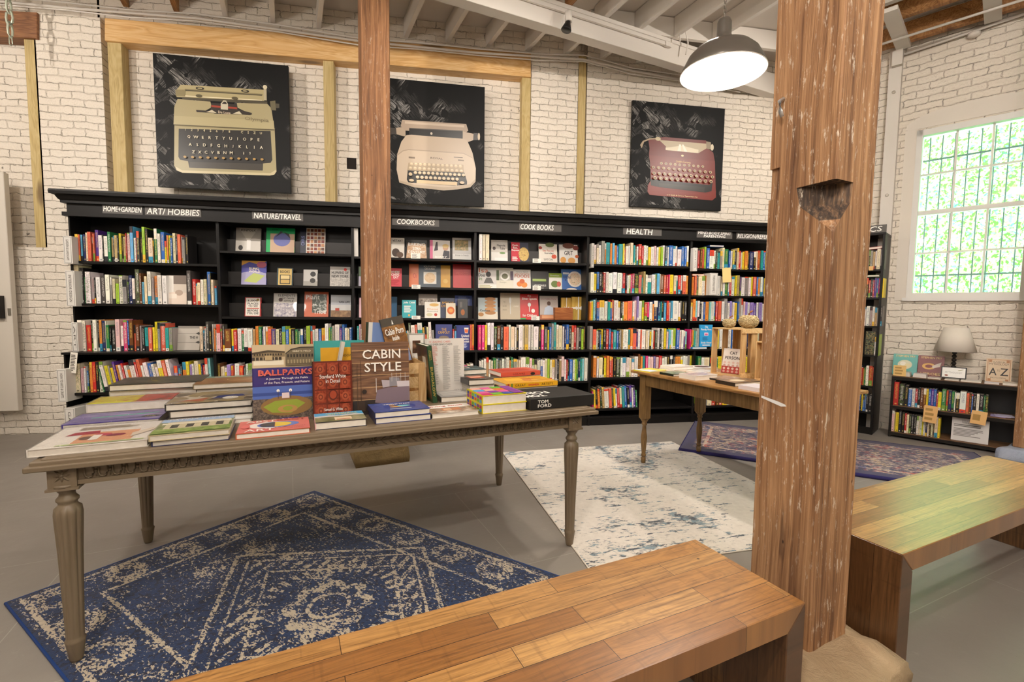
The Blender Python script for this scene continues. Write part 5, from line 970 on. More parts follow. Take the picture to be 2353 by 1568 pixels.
# ------------------------------------------------------------------ books on the grey table
GT = 'books laid out on the grey table'
def lay(a0, a1, b, z, t, dep, col, items, label, yaw=0., spine=None, grp=GT, wrap=False, spfront=None, title=None):
    w = a1-a0
    M = Matrix.Translation(G(a0, b, z+t)) @ Matrix.Rotation(A0+yaw, 4, 'Z') @ Matrix.Rotation(-PI/2, 4, 'X')
    if spfront:     # spine towards the viewer
        r = thing('book', label, 'book', M=M, group=grp); mats = [flat(col, .35, coat=.2), PAGES]; mb = MB(); c = .0025
        mb.box((0, 0, 0), (w, c, dep)); mb.box((0, t-c, 0), (w, t, dep)); mb.box((0, 0, -.001), (w, t, c)); art(mb, mats, w, dep, items)
        # text on the spine: local plane x (right), -y up -> facing -z
        Ms = Matrix(((1, 0, 0, 0), (0, 0, -1, t), (0, 1, 0, -.001), (0, 0, 0, 1))); art(mb, mats, w, t, spfront, M=Ms)
        mb.build('cover', mats, r); MB().box((.003, c, c), (w-.003, t-c, dep-.004)).build('pages', PAGES, r); return r
    r = cover_book(w, dep, t, col, items, label, M, grp=grp, separate=True, spine=spine)
    if wrap: bevel(MB().box((-.004, -.0045, -.004), (w+.002, t+.001, dep+.004)).build('shrink_wrap', WRAP, r), .003, 1)['label'] = 'clear shrink wrap'
    return r
WB = 'efe8df'
lay(-.835, -.494, 2.172, TT, .028, .33, WB, [('r', .3, .1, .82, .6, 'dda178'), ('p', [(.15, .5), (.45, .52), (.42, .68), (.2, .66)], 'a82c3c'), ('e', .5, .45, .08, .07, 'c03c50'), ('e', .63, .38, .09, .06, '8a2040'), ('e', .38, .32, .06, .08, '6a4a3c'), ('r', .42, .2, .5, .44, 'f2eadf'), ('l', .2, .75, .9, .9, 3, 'b8a890'), ('r', .2, .02, .95, .07, 'b9c48c'), ('p', [(.8, .2), (.98, .5), (.95, .62), (.78, .4)], 'e0d0bc')], 'big white flower painting book at the front left corner of the grey table', .02, wrap=True)
lay(-.86, -.53, 2.53, TT, .036, .22, '4b3c96', [('r', 0, 0, 1, 1, photo('32286e', '6a5aa8', 'a89cc8', 5, 2)), ('p', [(.2, .42), (.9, .62), (.92, .7), (.6, .62), (.2, .5)], '4fb39c'), ('e', .86, .3, .1, .09, '1f1c2c'), ('t', .86, .3, .09, 'dab', 'c9b45c', .12)], 'purple and teal wrapped book behind the white one', .0, wrap=True)
lay(-.85, -.53, 2.77, TT, .036, .22, 'd8d0c4', [], 'pale wrapped book under the yellow and red one', wrap=True)
lay(-.85, -.525, 2.76, TT+.0365, .04, .20, 'e0d8cc', [('r', 0, 0, .55, 1, photo('b8861c', 'd9cc2c', 'b8401c', 12)), ('r', .55, 0, 1, 1, photo('8a1c1c', 'c8382c', '40201c', 12)), ('p', [(.05, 0), (.5, 0), (.52, .2), (.05, .18)], 'd8d43c')], 'wrapped book with yellow and red painted heads', .01, wrap=True)
for k in range(3): lay(-.84+.01*k, -.45, 2.97, TT+.034*k, .033, .27, ('d9d2c8', 'cfc8be', 'ded7cc')[k], [], ('lowest', 'middle', 'upper')[k]+' pale wrapped book under the black forest photo book', wrap=True)
lay(-.82, -.43, 2.96, TT+.103, .03, .27, '2b2824', [('r', 0, 0, 1, 1, photo('15140f', '3c3a30', '8a8878', 7, 2)), ('e', .42, .4, .04, .03, 'b8a04c')], 'black wrapped photo book on top of the back left stack', -.02, wrap=True)
HOU = [('r', 0, 0, 1, 1, photo('4f6a2c', '7c8a4c', 'b8b88c', 12)), ('r', 0, .78, 1, 1, 'a9c4e4'), ('r', .1, .3, .96, .78, 'd8cba8'), ('r', .04, .62, .98, .72, 'eee4cc')]+[('r', .18+.2*i, .36, .28+.2*i, .58, '3c3a34') for i in range(4)]+[('r', 0, .04, 1, .3, photo('4a6a1c', '86a43c', 'b4c070', 40)), ('t', .5, .9, .12, 'PATINA HOMES', 'dfe8f4', .8)]
lay(-.48, -.228, 2.163, TT, .022, .26, '232a5a', [], 'dark blue edged book under the house book on the grey table', wrap=True)
lay(-.486, -.225, 2.155, TT+.0225, .023, .265, 'd6c49a', HOU, 'wrapped book with a country house and lawn on the cover', .02, wrap=True)
lay(-.50, -.17, 2.46, TT, .02, .05, 'e8e4dc', [('e', .3, .5, .1, .3, 'b83a2c'), ('r', .5, .2, .8, .8, '3a7a3c')], 'white edged book with red and green shapes at the foot of the collage stack')
for k in range(2): lay(-.50+.01*k, -.165, 2.52, TT+.032*k, .031, .30, ('2a2724', '4a443c')[k], [], ('lower', 'upper')[k]+' dark edged book under the collage cover', wrap=k == 1)
lay(-.505, -.17, 2.52, TT+.065, .03, .30, '2a2826', [('r', 0, 0, 1, 1, photo('a89468', '5a4a3c', 'd8cdb8', 16, 1)), ('p', [(.5, .3), (.9, .4), (.85, .6), (.55, .55)], '303c78'), ('p', [(.1, .2), (.4, .1), (.45, .4)], 'b86a4c'), ('e', .72, .3, .1, .12, 'e6e0d4')], 'collage covered art book in the middle of the left stacks', wrap=True)
for k in range(3): lay(-.44, -.14, 2.86, TT+.035*k, .034, .28, ('8a8278', 'a89f92', '6f675c')[k], [], ('lowest', 'middle', 'upper')[k]+' book under the brown cover behind the ballpark book')
lay(-.45, -.13, 2.85, TT+.106, .025, .28, '9c8a68', [('r', 0, 0, 1, 1, photo('5c3c24', 'a87a4c', 'c9a878', 5)), ('r', 0, .8, 1, 1, '7a9484'), ('l', .2, .85, .9, .95, 1, 'e0d4b8')], 'brown covered book behind the ballpark book', wrap=True)
lay(-.203, .071, 2.15, TT, .0235, .215, 'c4643c', [('r', 0, 0, 1, 1, 'cc6e66'), ('e', .46, .52, .34, .27, 'e4d6cc'), ('e', .55, .52, .3, .24, '6478b8'), ('e', .52, .52, .22, .2, 'd8b84c'), ('p', [(.28, .52), (.33, .68), (.5, .72), (.5, .32), (.33, .36)], '4a4446'), ('r', .5, .3, .505, .74, 'cc6e66'), ('t', .3, .86, .15, 'ABST', 'f0ddd0', .42), ('t', .74, .88, .15, 'RACT', 'a84c44', .42), ('t', .3, .12, .18, 'ART', 'f0ddd0', .4), ('t', .72, .22, .05, 'A GLOBAL HISTORY', '8a3a3c', .44), ('t', .8, .1, .04, 'PEPE KARMEL', '8a3a3c', .24), ('e', .1, .45, .06, .14, 'd8706a')], 'coral book about abstract art at the table front', .0)
lay(.094, .308, 2.185, TT, .033, .18, '1d2238', [('r', 0, 0, 1, 1, photo('4a5a34', '7a8058', 'a8a080', 9)), ('r', 0, .62, 1, 1, '4fa0cc'), ('p', [(0, .62), (.3, .7), (.5, .6), (.8, .72), (1, .6), (1, .55), (0, .5)], 'c9c6c0'), ('r', .38, .1, .72, .42, 'e0c9a8'), ('r', .42, .14, .68, .2, 'a8583c'), ('t', .55, .86, .1, 'ACCIDENTALLY', 'e8dc6c', .66), ('t', .57, .75, .1, 'WES ANDERSON', 'e8dc6c', .62)], 'thick book with a hotel in green mountains and pink spine', -.01, spine='eebcc0')
MAPL = [('r', 0, 0, 1, 1, photo('1a2c6c', '26408c', '3c66b0', 24, 2)), ('e', .52, .5, .3, .32, '233a84'), ('e', .46, .46, .13, .08, 'c79a4c'), ('e', .6, .52, .12, .08, '7cc0c4'), ('t', .5, .76, .1, 'WORLD STARS', W_, .5), ('l', .3, .16, .7, .26, 2, 'c8d0e8'), ('e', .4, .62, .06, .04, 'b8863c')]
lay(.349, .61, 2.192, TT, .0275, .2, '1f3278', [], 'lower of the two blue star map books', 0, spine='1a2450')
lay(.345, .605, 2.188, TT+.028, .0275, .2, '2a3f88', MAPL, 'upper of the two blue star map books with gold edges', .015, spine='1a2450')
lay(.615, .862, 2.2, TT, .022, .19, 'e8e0d6', [('r', 0, .62, 1, 1, 'f0ece6'), ('r', 0, 0, 1, .62, photo('2c241e', '9a7a5c', 'e0d4c4', 16)), ('r', .3, .25, .7, .55, 'b8764c'), ('r', .34, .3, .5, .5, 'd8b48c'), ('t', .5, .8, .16, 'living small', 'b8402c', .7)], 'thin white topped book about small homes beside the star map books', .02, spine='1c1a18')
DOTS = [('r', 0, 0, 1, 1, 'e8d820')]+[('r', .03+.235*i, .04+.235*j, .255+.235*i, .265+.235*j, ('c8306a', '8a3a9c', '58a8d8', '70b43c', 'e87a3c', 'e060a0', '3c50a8', 'f0b0a0')[(i*3+j*5+i*j) % 8]) for i in range(4) for j in range(4)]
def multi(z, lb):
    r = lay(.879, 1.13, 2.2, z, .046, .235, 'e8d820', DOTS[1:], lb)
    mb = MB(); mats = []
    Ms = Matrix(((0, 0, 1, -.0016), (0, 1, 0, 0), (1, 0, 0, 0), (0, 0, 0, 1)))
    art(mb, mats, .046, .235, [], y=0)
    for i in range(6):
        for j in range(2):
            m_ = flat(('c8306a', '8a3a9c', '58a8d8', '70b43c', 'e05a3c', '3c50a8')[(i+j*2) % 6])
            if m_ not in mats: mats.append(m_)
            mb.add([(-.0018, .006+.018*j, .01+.037*i), (-.0018, .022+.018*j, .01+.037*i), (-.0018, .022+.018*j, .04+.037*i), (-.0018, .006+.018*j, .04+.037*i)], [(0, 1, 2, 3)], mats.index(m_))
    mb.build('spine_print', mats, r)
multi(TT, 'lower of two thick yellow books with coloured squares'); multi(TT+.0465, 'upper of two thick yellow books with coloured squares')
BKC = '171616'
r = thing('book', 'huge black slipcased book with white lettering at the table right end', 'book', G(1.14, 2.175, TT), A0, GT)
bevel(MB().box((0, 0, 0), (.405, .30, .062)).build('cover', flat(BKC, .6), r), .003, 2)
mb = MB(); put_text(mb, 'TOM', .075, .043, .017, -.0006, 0, .062, bold=.0012); put_text(mb, 'FORD', .085, .021, .017, -.0006, 0, .082, bold=.0012)
Mt = Matrix.Translation((0, 0, .0622)) @ Matrix.Rotation(-PI/2, 4, 'X')
put_text(mb, 'TOM', .07, .08, .06, 0, 0, .12, PI, Mt, .004); put_text(mb, 'FORD', .10, .16, .06, 0, 0, .18, PI, Mt, .004)
mb.build('lettering', CHALK, r)
lay(1.20, 1.58, 2.63, TT, .043, .25, '4a4238', [], 'dark book under the yellow women artists book')
lay(1.20, 1.57, 2.62, TT+.0435, .028, .25, 'e0a620', [('p', [(.1, .2), (.5, .2), (.7, .8), (.2, .8)], 'e8b43c'), ('p', [(.45, .3), (.6, .3), (.7, .75), (.5, .75)], 'c87a3c'), ('r', .1, .28, .95, .31, 'b86a3c'), ('r', .12, .84, .98, .87, 'b86a3c'), ('t', .7, .6, .12, 'WOMEN', 'c8662c', .3)], 'bright yellow book with its lettered spine facing out', .0, spfront=[('t', .27, .5, .5, 'GREAT', '1c1a18', .2), ('t', .52, .5, .5, 'WOMEN', 'c83a2c', .2), ('r', .42, .42, .63, .5, 'c8302c'), ('t', .79, .5, .5, 'ARTISTS', '1c1a18', .23), ('r', .03, .0, .06, 1, 'b03a2c'), ('r', .1, 0, .12, 1, '2a7a3c')])
for k in range(2): lay(1.31, 1.62, 2.93, TT+.034*k, .033, .2, ('8a8278', '9c9488')[k], [], ('lower', 'upper')[k]+' grey book under the salmon red one')
lay(1.30, 1.61, 2.92, TT+.068, .03, .21, 'c8503c', [('l', .1, .2, .9, .8, 5, 'b03c2c')], 'salmon red book behind the yellow women artists book', .03, spfront=[('t', .45, .5, .4, 'LOUVRE', '6a2018', .3), ('e', .8, .4, .06, .35, '2a1814')])
for k in range(2): lay(1.00, 1.17, 2.72, TT+.03*k, .029, .2, ('c9c2b8', 'b5aea4')[k], [], ('lower', 'upper')[k]+' pale book under the black framed picture book')
lay(.99, 1.16, 2.71, TT+.0605, .034, .2, '242020', [('r', .22, .3, .78, .78, 'b8482c'), ('r', .26, .4, .74, .7, 'd8a48c'), ('t', .5, .14, .07, 'ART CURIOUS', 'c9c2b8', .5)], 'black book with a small red picture on its cover')
for k in range(3): lay(1.03, 1.21, 2.97, TT+.03*k, .029, .2, ('8f8a84', 'a29c94', '7a756e')[k], [], ('lowest', 'middle', 'upper')[k]+' book under the dark teal cover behind the list book')
lay(1.02, 1.21, 2.96, TT+.091, .032, .2, '2e4a4c', [('r', .1, .45, .55, .9, 'd8cfc4'), ('r', .14, .5, .5, .85, '6a5048'), ('l', .1, .15, .8, .3, 2, '8aa0a0')], 'dark teal book with a pale picture, right of the list book')
lay(.77, .985, 2.56, TT, .03, .20, '8d8a88', [('l', .1, .2, .9, .9, 5, 'c9c4bf')], 'grey book lying in front of the white list book', -.05, spine='4a4846')
def stand(a0, a1, b, z0, z1, t, col, items, label, lean=.07, spine=None, roll=0., yaw=0., grp=GT):
    M = Matrix.Translation(G(a0, b, z0)) @ Matrix.Rotation(A0+yaw, 4, 'Z') @ Matrix.Rotation(-lean, 4, 'X') @ Matrix.Rotation(roll, 4, 'Y')
    return cover_book(a1-a0, (z1-z0)/math.cos(lean), t, col, items, label, M, grp=grp, separate=True, spine=spine)
PV = '3c2f74'
stand(-.158, .103, 2.43, TT, 1.147, .03, PV, [('r', 0, .70, .52, 1, 'c9b490'), ('r', .52, .70, 1, 1, 'b9a684'), ('r', 0, .84, .52, .9, '8a7656'), ('r', .02, .735, .5, .8, 'e6dcc4'), ('p', [(0, .9), (.25, .93), (.52, .91), (.52, .89), (.25, .9), (0, .875)], '4a3d2c')]+[('r', .03+.042*i, .86, .05+.042*i, .885, '2c241a') for i in range(11)]+[('r', .0+.06*i, .80, .045+.06*i, .838, '3a3024') for i in range(8)]+[('r', .2, .80, .32, .86, 'b8a076'),
 ('p', [(.53, .72), (.53, .88), (.62, .93), (.78, .96), (1, .96), (1, .72)], '6c5f48'), ('p', [(.53, .87), (.62, .925), (.78, .95), (1, .95), (1, .965), (.78, .965), (.62, .94), (.53, .885)], '2f281c'), ('t', .8, .91, .022, 'EBBETS FIELD', 'e8dcc0', .3)]+[('r', .56+.05*i, .83, .585+.05*i, .87, '2a241a') for i in range(9)]+[('r', .56+.05*i, .75, .59+.05*i, .80, '9a8a68') for i in range(9)]+[
 ('t', .53, .635, .075, 'BALLPARKS', 'd85c4c', .88), ('t', .53, .635, .066, 'BALLPARKS', 'f0c8b8', .855), ('t', .53, .635, .062, 'BALLPARKS', 'd05848', .85), ('t', .55, .555, .033, 'A Journey Through the Fields', W_, .68), ('t', .55, .505, .033, 'of the Past, Present, and Future', W_, .74),
 ('r', 0, 0, 1, .46, photo('2c2826', '5c5048', '8a7a6c', 120)), ('r', 0, .3, 1, .46, '4c66b0'), ('r', 0, .34, 1, .38, '32488c'), ('e', .54, .2, .42, .13, '8a6a3c'), ('p', [(.16, .2), (.35, .27), (.7, .28), (.84, .22), (.6, .1), (.3, .12)], '8c9c34'), ('e', .55, .16, .16, .05, 'b08a4c'), ('e', .55, .165, .08, .028, '8c9c34'), ('r', .46, .3, .58, .37, 'd8c8c8'), ('e', .4, .4, .025, .02, 'f8f4e8'), ('e', .6, .4, .025, .02, 'f8f4e8'), ('r', .395, .3, .405, .4, '403c50'), ('r', .595, .3, .605, .4, '403c50'), ('r', .42, .0, .72, .045, '3c2f74'), ('t', .57, .022, .03, 'Eric Enders', W_, .22)], 'big purple book standing at the table centre with ballpark photos', .08)
CAR = photo('5a1c0c', '8c3216', 'a8482a', 60)
its = [('r', .03, .02, .97, .98, '6f2610')]
for i in range(3):
    for j in range(4):
        x, y = .05+.31*i, .04+.24*j; its += [('r', x, y, x+.28, y+.215, CAR), ('e', x+.14, y+.107, .09, .075, 'a04a28'), ('e', x+.14, y+.107, .055, .045, '6f2610'), ('e', x+.14, y+.107, .03, .025, 'a85230')]
its += [('e', .5, .42, .11, .09, '5a1c0c'), ('e', .5, .42, .085, .07, '9c3c1c'), ('t', .5, .74, .065, 'Stanford White', W_, .66), ('t', .5, .66, .065, 'in Detail', W_, .36), ('t', .5, .17, .05, 'Samuel G. White', W_, .46)]
stand(.094, .272, 2.385, TT, 1.066, .026, '6a2410', its, 'red brown carved wood cover standing between two larger books', .08, spine='2c1812')
its = [('r', 0, 0, 1, 1, m_wood('cover_cabin_wood', '8a6244', '6a4830', '3c281a', 'X'))]+[('r', 0, .17*i+.2, 1, .17*i+.207, 'c9a070') for i in range(5)]+[('r', 0, 0, 1, .2, '2c2320'),
 ('p', [(.42, .33), (.62, .36), (1, .36), (1, .12), (.62, .12), (.38, .16)], '7d6a72'), ('p', [(.5, .12), (1, .16), (1, .02), (.5, .0)], '4a3a34'), ('p', [(.52, .36), (.5, .47), (.64, .46), (.66, .37)], 'b0a4a8'), ('p', [(.64, .37), (.64, .5), (.82, .49), (.84, .38)], '8a8488'), ('p', [(.78, .36), (.77, .44), (1, .44), (1, .36)], 'c9bec0'), ('r', .8, .06, .98, .14, '8a7f82'), ('r', .76, .02, .83, .09, '9c2a30'), ('r', .68, .5, 1, .507, 'd0c8c0')]+[('r', .68+.08*i, .44, .686+.08*i, .56, 'd0c8c0') for i in range(4)]+[('r', .4, .3, .41, .5, 'd8d0c8'), ('r', .14, .05, .148, .75, '4a3424'), ('r', .08, .05, .088, .7, '5a4230'), ('p', [(.1, .2), (.2, .2), (.22, .05), (.08, .05)], '3a2a20'), ('e', .2, .32, .04, .03, '2c2018'),
 ('t', .51, .83, .125, 'CABIN', 'f4eee4', .66), ('t', .53, .65, .125, 'STYLE', 'f4eee4', .64)]
stand(.275, .557, 2.41, TT, 1.151, .03, '5a3d28', its, 'large book with a rustic wooden bedroom on the cover', .08)
stand(.112, .36, 2.60, TT, 1.15, .02, '3fa09c', [('r', .12, .02, .98, .90, 'd8a020'), ('t', .62, .78, .035, 'WINDOWS', '4a3a1c', .3), ('t', .62, .6, .03, 'GALLERY', '4a3a1c', .26)], 'teal bordered yellow book standing behind the carved wood cover', .05)
stand(.215, .235, 2.56, 1.02, 1.15, .02, 'd9d2c6', [], 'small pale book wedged edge-up before the yellow book', -.05, roll=.18)
# crate on grey table
cr = thing('wooden_crate', 'pale pine crate behind the rustic bedroom book', 'crate', G(.36, 2.64, TT), A0)
cw, cd_, ch = .345, .26, .222
for z in (.0, .08, .16):
    for y in (0, cd_-.01): bevel(MB().box((0, y, z), (cw, y+.009, z+.062)).build('slat', CRATE, cr), .001, 1)
    for x in (0, cw-.009): MB().box((x, .009, z), (x+.009, cd_-.01, z+.062)).build('slat', CRATE, cr)
for x in (.0, cw-.045):
    for y in (-.009, cd_-.001): bevel(MB().box((x, y, 0), (x+.045, y+.009, ch)).build('stile', CRATEZ, cr), .001, 1)
MB().box((.009, .009, .0), (cw-.009, cd_-.01, .008)).build('crate_bottom', CRATE, cr)
stand(.375, .485, 2.74, 1.012-.1, 1.243, .02, '22301c', [('r', .12, 0, 1, 1, photo('14130f', '3a3830', '6a5a3c', 12)), ('r', .3, .45, 1, 1, '6c86b8'), ('p', [(.2, 0), (.5, 0), (.45, .5), (.3, .55)], '9a6a34'), ('r', .1, 0, .3, 1, 'cfccc6')], 'mountain landscape book standing in the pine crate', .05, roll=.06)
stand(.535, .665, 2.72, .93, 1.262, .03, '4c453c', [('r', 0, 0, 1, .86, photo('2a2018', '8a5c30', 'b9905c', 20)), ('r', .3, .2, .5, .42, '6a7ca0'), ('r', .6, .2, .95, .42, '8a9cc4'), ('t', .5, .76, .11, 'Cabin Porn', W_, .8), ('t', .5, .64, .08, 'Inside', W_, .3), ('p', [(.46, .88), (.54, .88), (.5, .96)], W_)], 'thick dark book with a cabin interior leaning in the crate', .05, roll=-.22, spine='2c1e14')
fp = thing('photo_frame', 'small silver framed photo behind the crate', 'picture frame', G(.665, 2.93, 1.0), A0)
bevel(MB().box((0, 0, 0), (.11, .012, .165)).build('frame', flat('b8b4ac', .35, .4), fp), .002, 1); MB().box((.01, -.001, .01), (.1, 0, .155)).build('mat_board', flat('ebe7e0'), fp); MB().box((.03, -.002, .04), (.08, -.001, .12)).build('photograph', photo('1c1512', '5a3a26', '8a6a50', 30), fp)
r = thing('book', 'green spined bungalow book leaning on the crate side', 'book', M=Matrix.Translation(G(.722, 2.56, TT)) @ Matrix.Rotation(A0, 4, 'Z') @ Matrix.Rotation(-.11, 4, 'Y'), group=GT)
mats = [flat('25492c', .4, coat=.2)]; mb = MB().box((0, 0, 0), (.028, .002, .325)).box((0, 0, 0), (.003, .24, .325)).box((.025, 0, 0), (.028, .24, .325))
for k, c in enumerate('WOLAGNUB'[::-1]): pass
put_text(mb, 'BUNGALOW', .014, .12, .014, -.0006, 1, .17, -PI/2); put_text(mb, 'Nature', .019, .27, .006, -.0006, 1, .05, -PI/2); put_text(mb, 'Bungalow', .010, .27, .006, -.0006, 1, .06, -PI/2)
mats.append(flat('c9a84c')); mats.append(photo('2a1a12', '5a3420', '3a4a24', 14)); mats.append(flat('d0c8b8'))
mb.add([(-.0006, .004, .02), (-.0006, .236, .02), (-.0006, .236, .32), (-.0006, .004, .32)], [(0, 1, 2, 3)], 2); mb.add([(-.0012, .05, .20), (-.0012, .12, .20), (-.0012, .12, .26), (-.0012, .05, .26)], [(0, 1, 2, 3)], 3)
mb.build('cover', mats, r); MB().box((.003, .002, .004), (.025, .236, .321)).build('pages', PAGES, r)
L3 = [('t', .35, .945, .035, '10 LEADING CHEFS', 'c8503c', .56), ('t', .37, .895, .035, '100 EMERGING CHEFS', '3a3432', .62)]
rr = random.Random(5)
for cx_, n_, y0_ in ((.10, 46, .86), (.40, 46, .86), (.68, 38, .86)):
    for i in range(n_):
        y = y0_-i*.0175; L3.append(('r', cx_, y, cx_+rr.uniform(.11, .2), y+.006, 'cc7a68' if (i < 20 and cx_ < .2) else '8d8784'))
L3.append(('t', .82, .05, .03, 'EXCELLENCE', '8d8784', .26))
stand(.768, 1.015, 2.86, TT, 1.132, .035, 'e2dcd6', L3, 'tall white book covered with three columns of names', .04)
# ------------------------------------------------------------------ farmhouse table
T2 = .81
f2 = thing('farmhouse_table', 'worn pine farmhouse table with turned legs behind the pillar', 'table', G(0, 0), A0)
bevel(MB().box((2.652, 1.79, T2-.024), (3.475, 3.215, T2)).build('table_top', OAK, f2), .007, 3)
MB().box((2.715, 1.80, .685), (2.735, 3.12, .786)).box((3.40, 1.87, .685), (3.42, 3.12, .786)).box((2.75, 3.13, .685), (3.38, 3.15, .786)).box((2.75, 1.84, .685), (3.38, 1.86, .786)).build('apron', OAKZ, f2)
LP2 = [(.019, 0), (.021, .045), (.014, .05), (.016, .058), (.021, .062), (.021, .075), (.016, .082), (.018, .10), (.026, .20), (.026, .235), (.018, .30), (.0155, .335), (.023, .345), (.023, .357), (.018, .362), (.026, .375), (.03, .39)]
for x in (2.742, 3.39):
    for y in (3.12, 1.87):
        zf = .031 if (x > 3 and y > 3) else (.01 if y > 3 else .0)
        g_ = MB().lathe([(r, zf+z*(.39-zf)/.39) for r, z in LP2], 20, M=Matrix.Translation((x, y, 0))).prism([(x-.034, y-.034), (x+.034, y-.034), (x+.034, y+.034), (x-.034, y+.034)], 'Z', .40, .786)
        g_.add([(x-.024, y-.024, .385), (x+.024, y-.024, .385), (x+.024, y+.024, .385), (x-.024, y+.024, .385), (x-.034, y-.034, .41), (x+.034, y-.034, .41), (x+.034, y+.034, .41), (x-.034, y+.034, .41)], [(3, 2, 1, 0), (0, 1, 5, 4), (1, 2, 6, 5), (2, 3, 7, 6), (3, 0, 4, 7)]); g_.build('table_leg', OAKZ, f2)
GP = 'books laid out on the pine table'
FL = photo('d8cfc4', 'efe8de', 'a89c90', 20)
def l2(*a, **k): lay(*a, grp=GP, **k)
l2(2.68, 2.90, 3.00, T2, .008, .17, 'e3d84a', [('r', 0, 0, .5, 1, 'cfd8ea'), ('r', .1, .6, .5, .8, 'e0e070')], 'thin yellow and pale blue magazine on the pine table corner', yaw=.2)
l2(2.90, 3.14, 2.96, T2, .018, .17, 'efe9e0', [], 'lower white paperback of the pair behind the magazine')
l2(2.91, 3.13, 2.97, T2+.0185, .022, .16, 'f0ebe4', [('r', .1, .1, .9, .9, FL)], 'upper white paperback of the pair behind the magazine')
l2(2.70, 2.89, 2.76, T2, .018, .15, '1d2620', [('r', 0, 0, 1, 1, photo('2c3c2c', '6a7a5c', 'b8b8a0', 30))], 'black edged hardback with a green patterned cover')
l2(3.02, 3.22, 2.76, T2, .014, .16, 'ece4da', [('r', .1, .1, .9, .9, FL)], 'cream paperback in the middle of the pine table', yaw=.15)
l2(3.16, 3.38, 2.95, T2, .02, .2, 'e9dfd6', [('e', .6, .5, .3, .3, '5a3c34')], 'white book with a dark portrait behind the crate', yaw=-.1)
l2(2.70, 2.93, 2.54, T2, .034, .16, 'f0eae2', [('r', .05, .1, .95, .9, photo('e8e0d8', 'c8a8a0', '6a7aa0', 30))], 'thick white floral paperback near the pine table edge')
l2(2.86, 3.08, 2.42, T2, .014, .15, '2a2422', [('r', 0, 0, 1, 1, photo('b8a890', '8a6a54', 'd8cdb8', 20))], 'thin dark edged book partly under the larger map book', yaw=.1)
l2(2.74, 3.02, 2.23, T2, .026, .17, '2a2622', [('r', 0, 0, 1, 1, photo('c9b48c', '8a6a4a', '3a4450', 16)), ('e', .4, .5, .2, .25, 'd9cbb0')], 'black edged hardback with an illustrated cover near the pillar', yaw=-.05)
l2(2.70, 2.86, 2.02, T2, .026, .15, 'ebe6ec', [('r', .1, .1, .9, .9, 'd8d0d8')], 'white book half hidden by the pillar')
# upright crates
def ucrate(a0, a1, b0, b1, z0, z1, label, openface=True):
    r = thing('wooden_crate', label, 'crate', G(a0, b0, z0), A0); w, d, h = a1-a0, b1-b0, z1-z0; t = .009
    for z in (0, h-t): bevel(MB().box((0, 0, z), (w, d, z+t)).build('end_board', CRATE, r), .001, 1)
    for y in (0, d-t):
        n = 3
        for k in range(n):
            x = k*(w-.06)/(n-1); bevel(MB().box((x, y, t), (x+.06, y+t, h-t)).build('slat', CRATEZ, r), .001, 1)
    for k in range(3): y = t+.002+k*(d-2*t-.064)/2; MB().box((w-t, y, t), (w, y+.06, h-t)).build('slat', CRATEZ, r)
    for z in (.0, h-.035): MB().box((w*0, -t, z), (w, 0, z+.035)).build('batten', CRATE, r)
ucrate(3.12, 3.42, 2.50, 2.78, T2, 1.19, 'upright open pine crate holding a book, with pumpkins on top')
ucrate(3.18, 3.40, 2.24, 2.42, T2, 1.10, 'smaller slatted crate in front of the upright crate, beside the pillar')
MB_ = stand(3.20, 3.35, 2.745, T2+.012, 1.02, .02, 'e8e0d8', [('t', .55, .82, .12, 'CAT', '2c2624', .4), ('t', .52, .62, .12, 'PERSON', '2c2624', .8), ('r', 0, 0, 1, .28, 'a8352c')]+[('e', .14+.24*i, .07+.12*j, .07, .045, ('c89c90', 'e0c0b4')[j % 2]) for i in range(4) for j in range(4)], 'white and red book leaning inside the upright crate', .2, yaw=-1.35, grp=GP)
fr_ = thing('card_frame', 'black framed handwritten card on the smaller crate', 'picture frame', G(3.20, 2.27, 1.10), A0)
bevel(MB().box((0, 0, 0), (.13, .012, .16)).build('frame', flat('191716', .4), fr_), .002, 1); mb = MB(); mats = [flat('f0ece4')]; mb.box((.012, -.001, .012), (.118, 0, .148)); art(mb, mats, .13, .16, [('t', .42, .72, .09, 'Short', '2c2624', .5)], y=-.0015); mb.build('card', mats, fr_)
STRAW = m_pumpkin()
def pumpkin(a, b, z, r, h, label):
    t_ = thing('straw_pumpkin', label, 'pumpkin', G(a, b, z), 0, 'woven pumpkins'); vs = []; fs = []; nu, nv = 48, 20
    for i in range(nv+1):
        ph = PI*i/nv
        for k in range(nu):
            th = 2*PI*k/nu; rb = 1-.07*abs(math.cos(th*5))**.5*math.sin(ph); rad = r*math.sin(ph)**.85*rb; zz = h/2-h/2*math.cos(ph)
            zz -= h*.1*(max(0, -math.cos(ph)) if False else max(0, math.cos(PI-ph)))**6; vs.append((rad*math.cos(th), rad*math.sin(th), zz))
    for i in range(nv):
        for k in range(nu): j = (k+1) % nu; fs.append((i*nu+k, i*nu+j, (i+1)*nu+j, (i+1)*nu+k))
    MB().add(vs, fs, smooth=True).build('body', STRAW, t_)
    MB().tube([(0, 0, h*.85), (.003, 0, h*1.0), (.012, 0, h*1.12), (.03, 0, h*1.2)], r*.09, 8).build('stem', flat('8a5228', .8), t_)
pumpkin(3.17, 2.66, 1.19, .054, .08, 'small woven straw pumpkin on the left of the crate')
pumpkin(3.26, 2.555, 1.19, .079, .115, 'large woven straw pumpkin beside the small one')
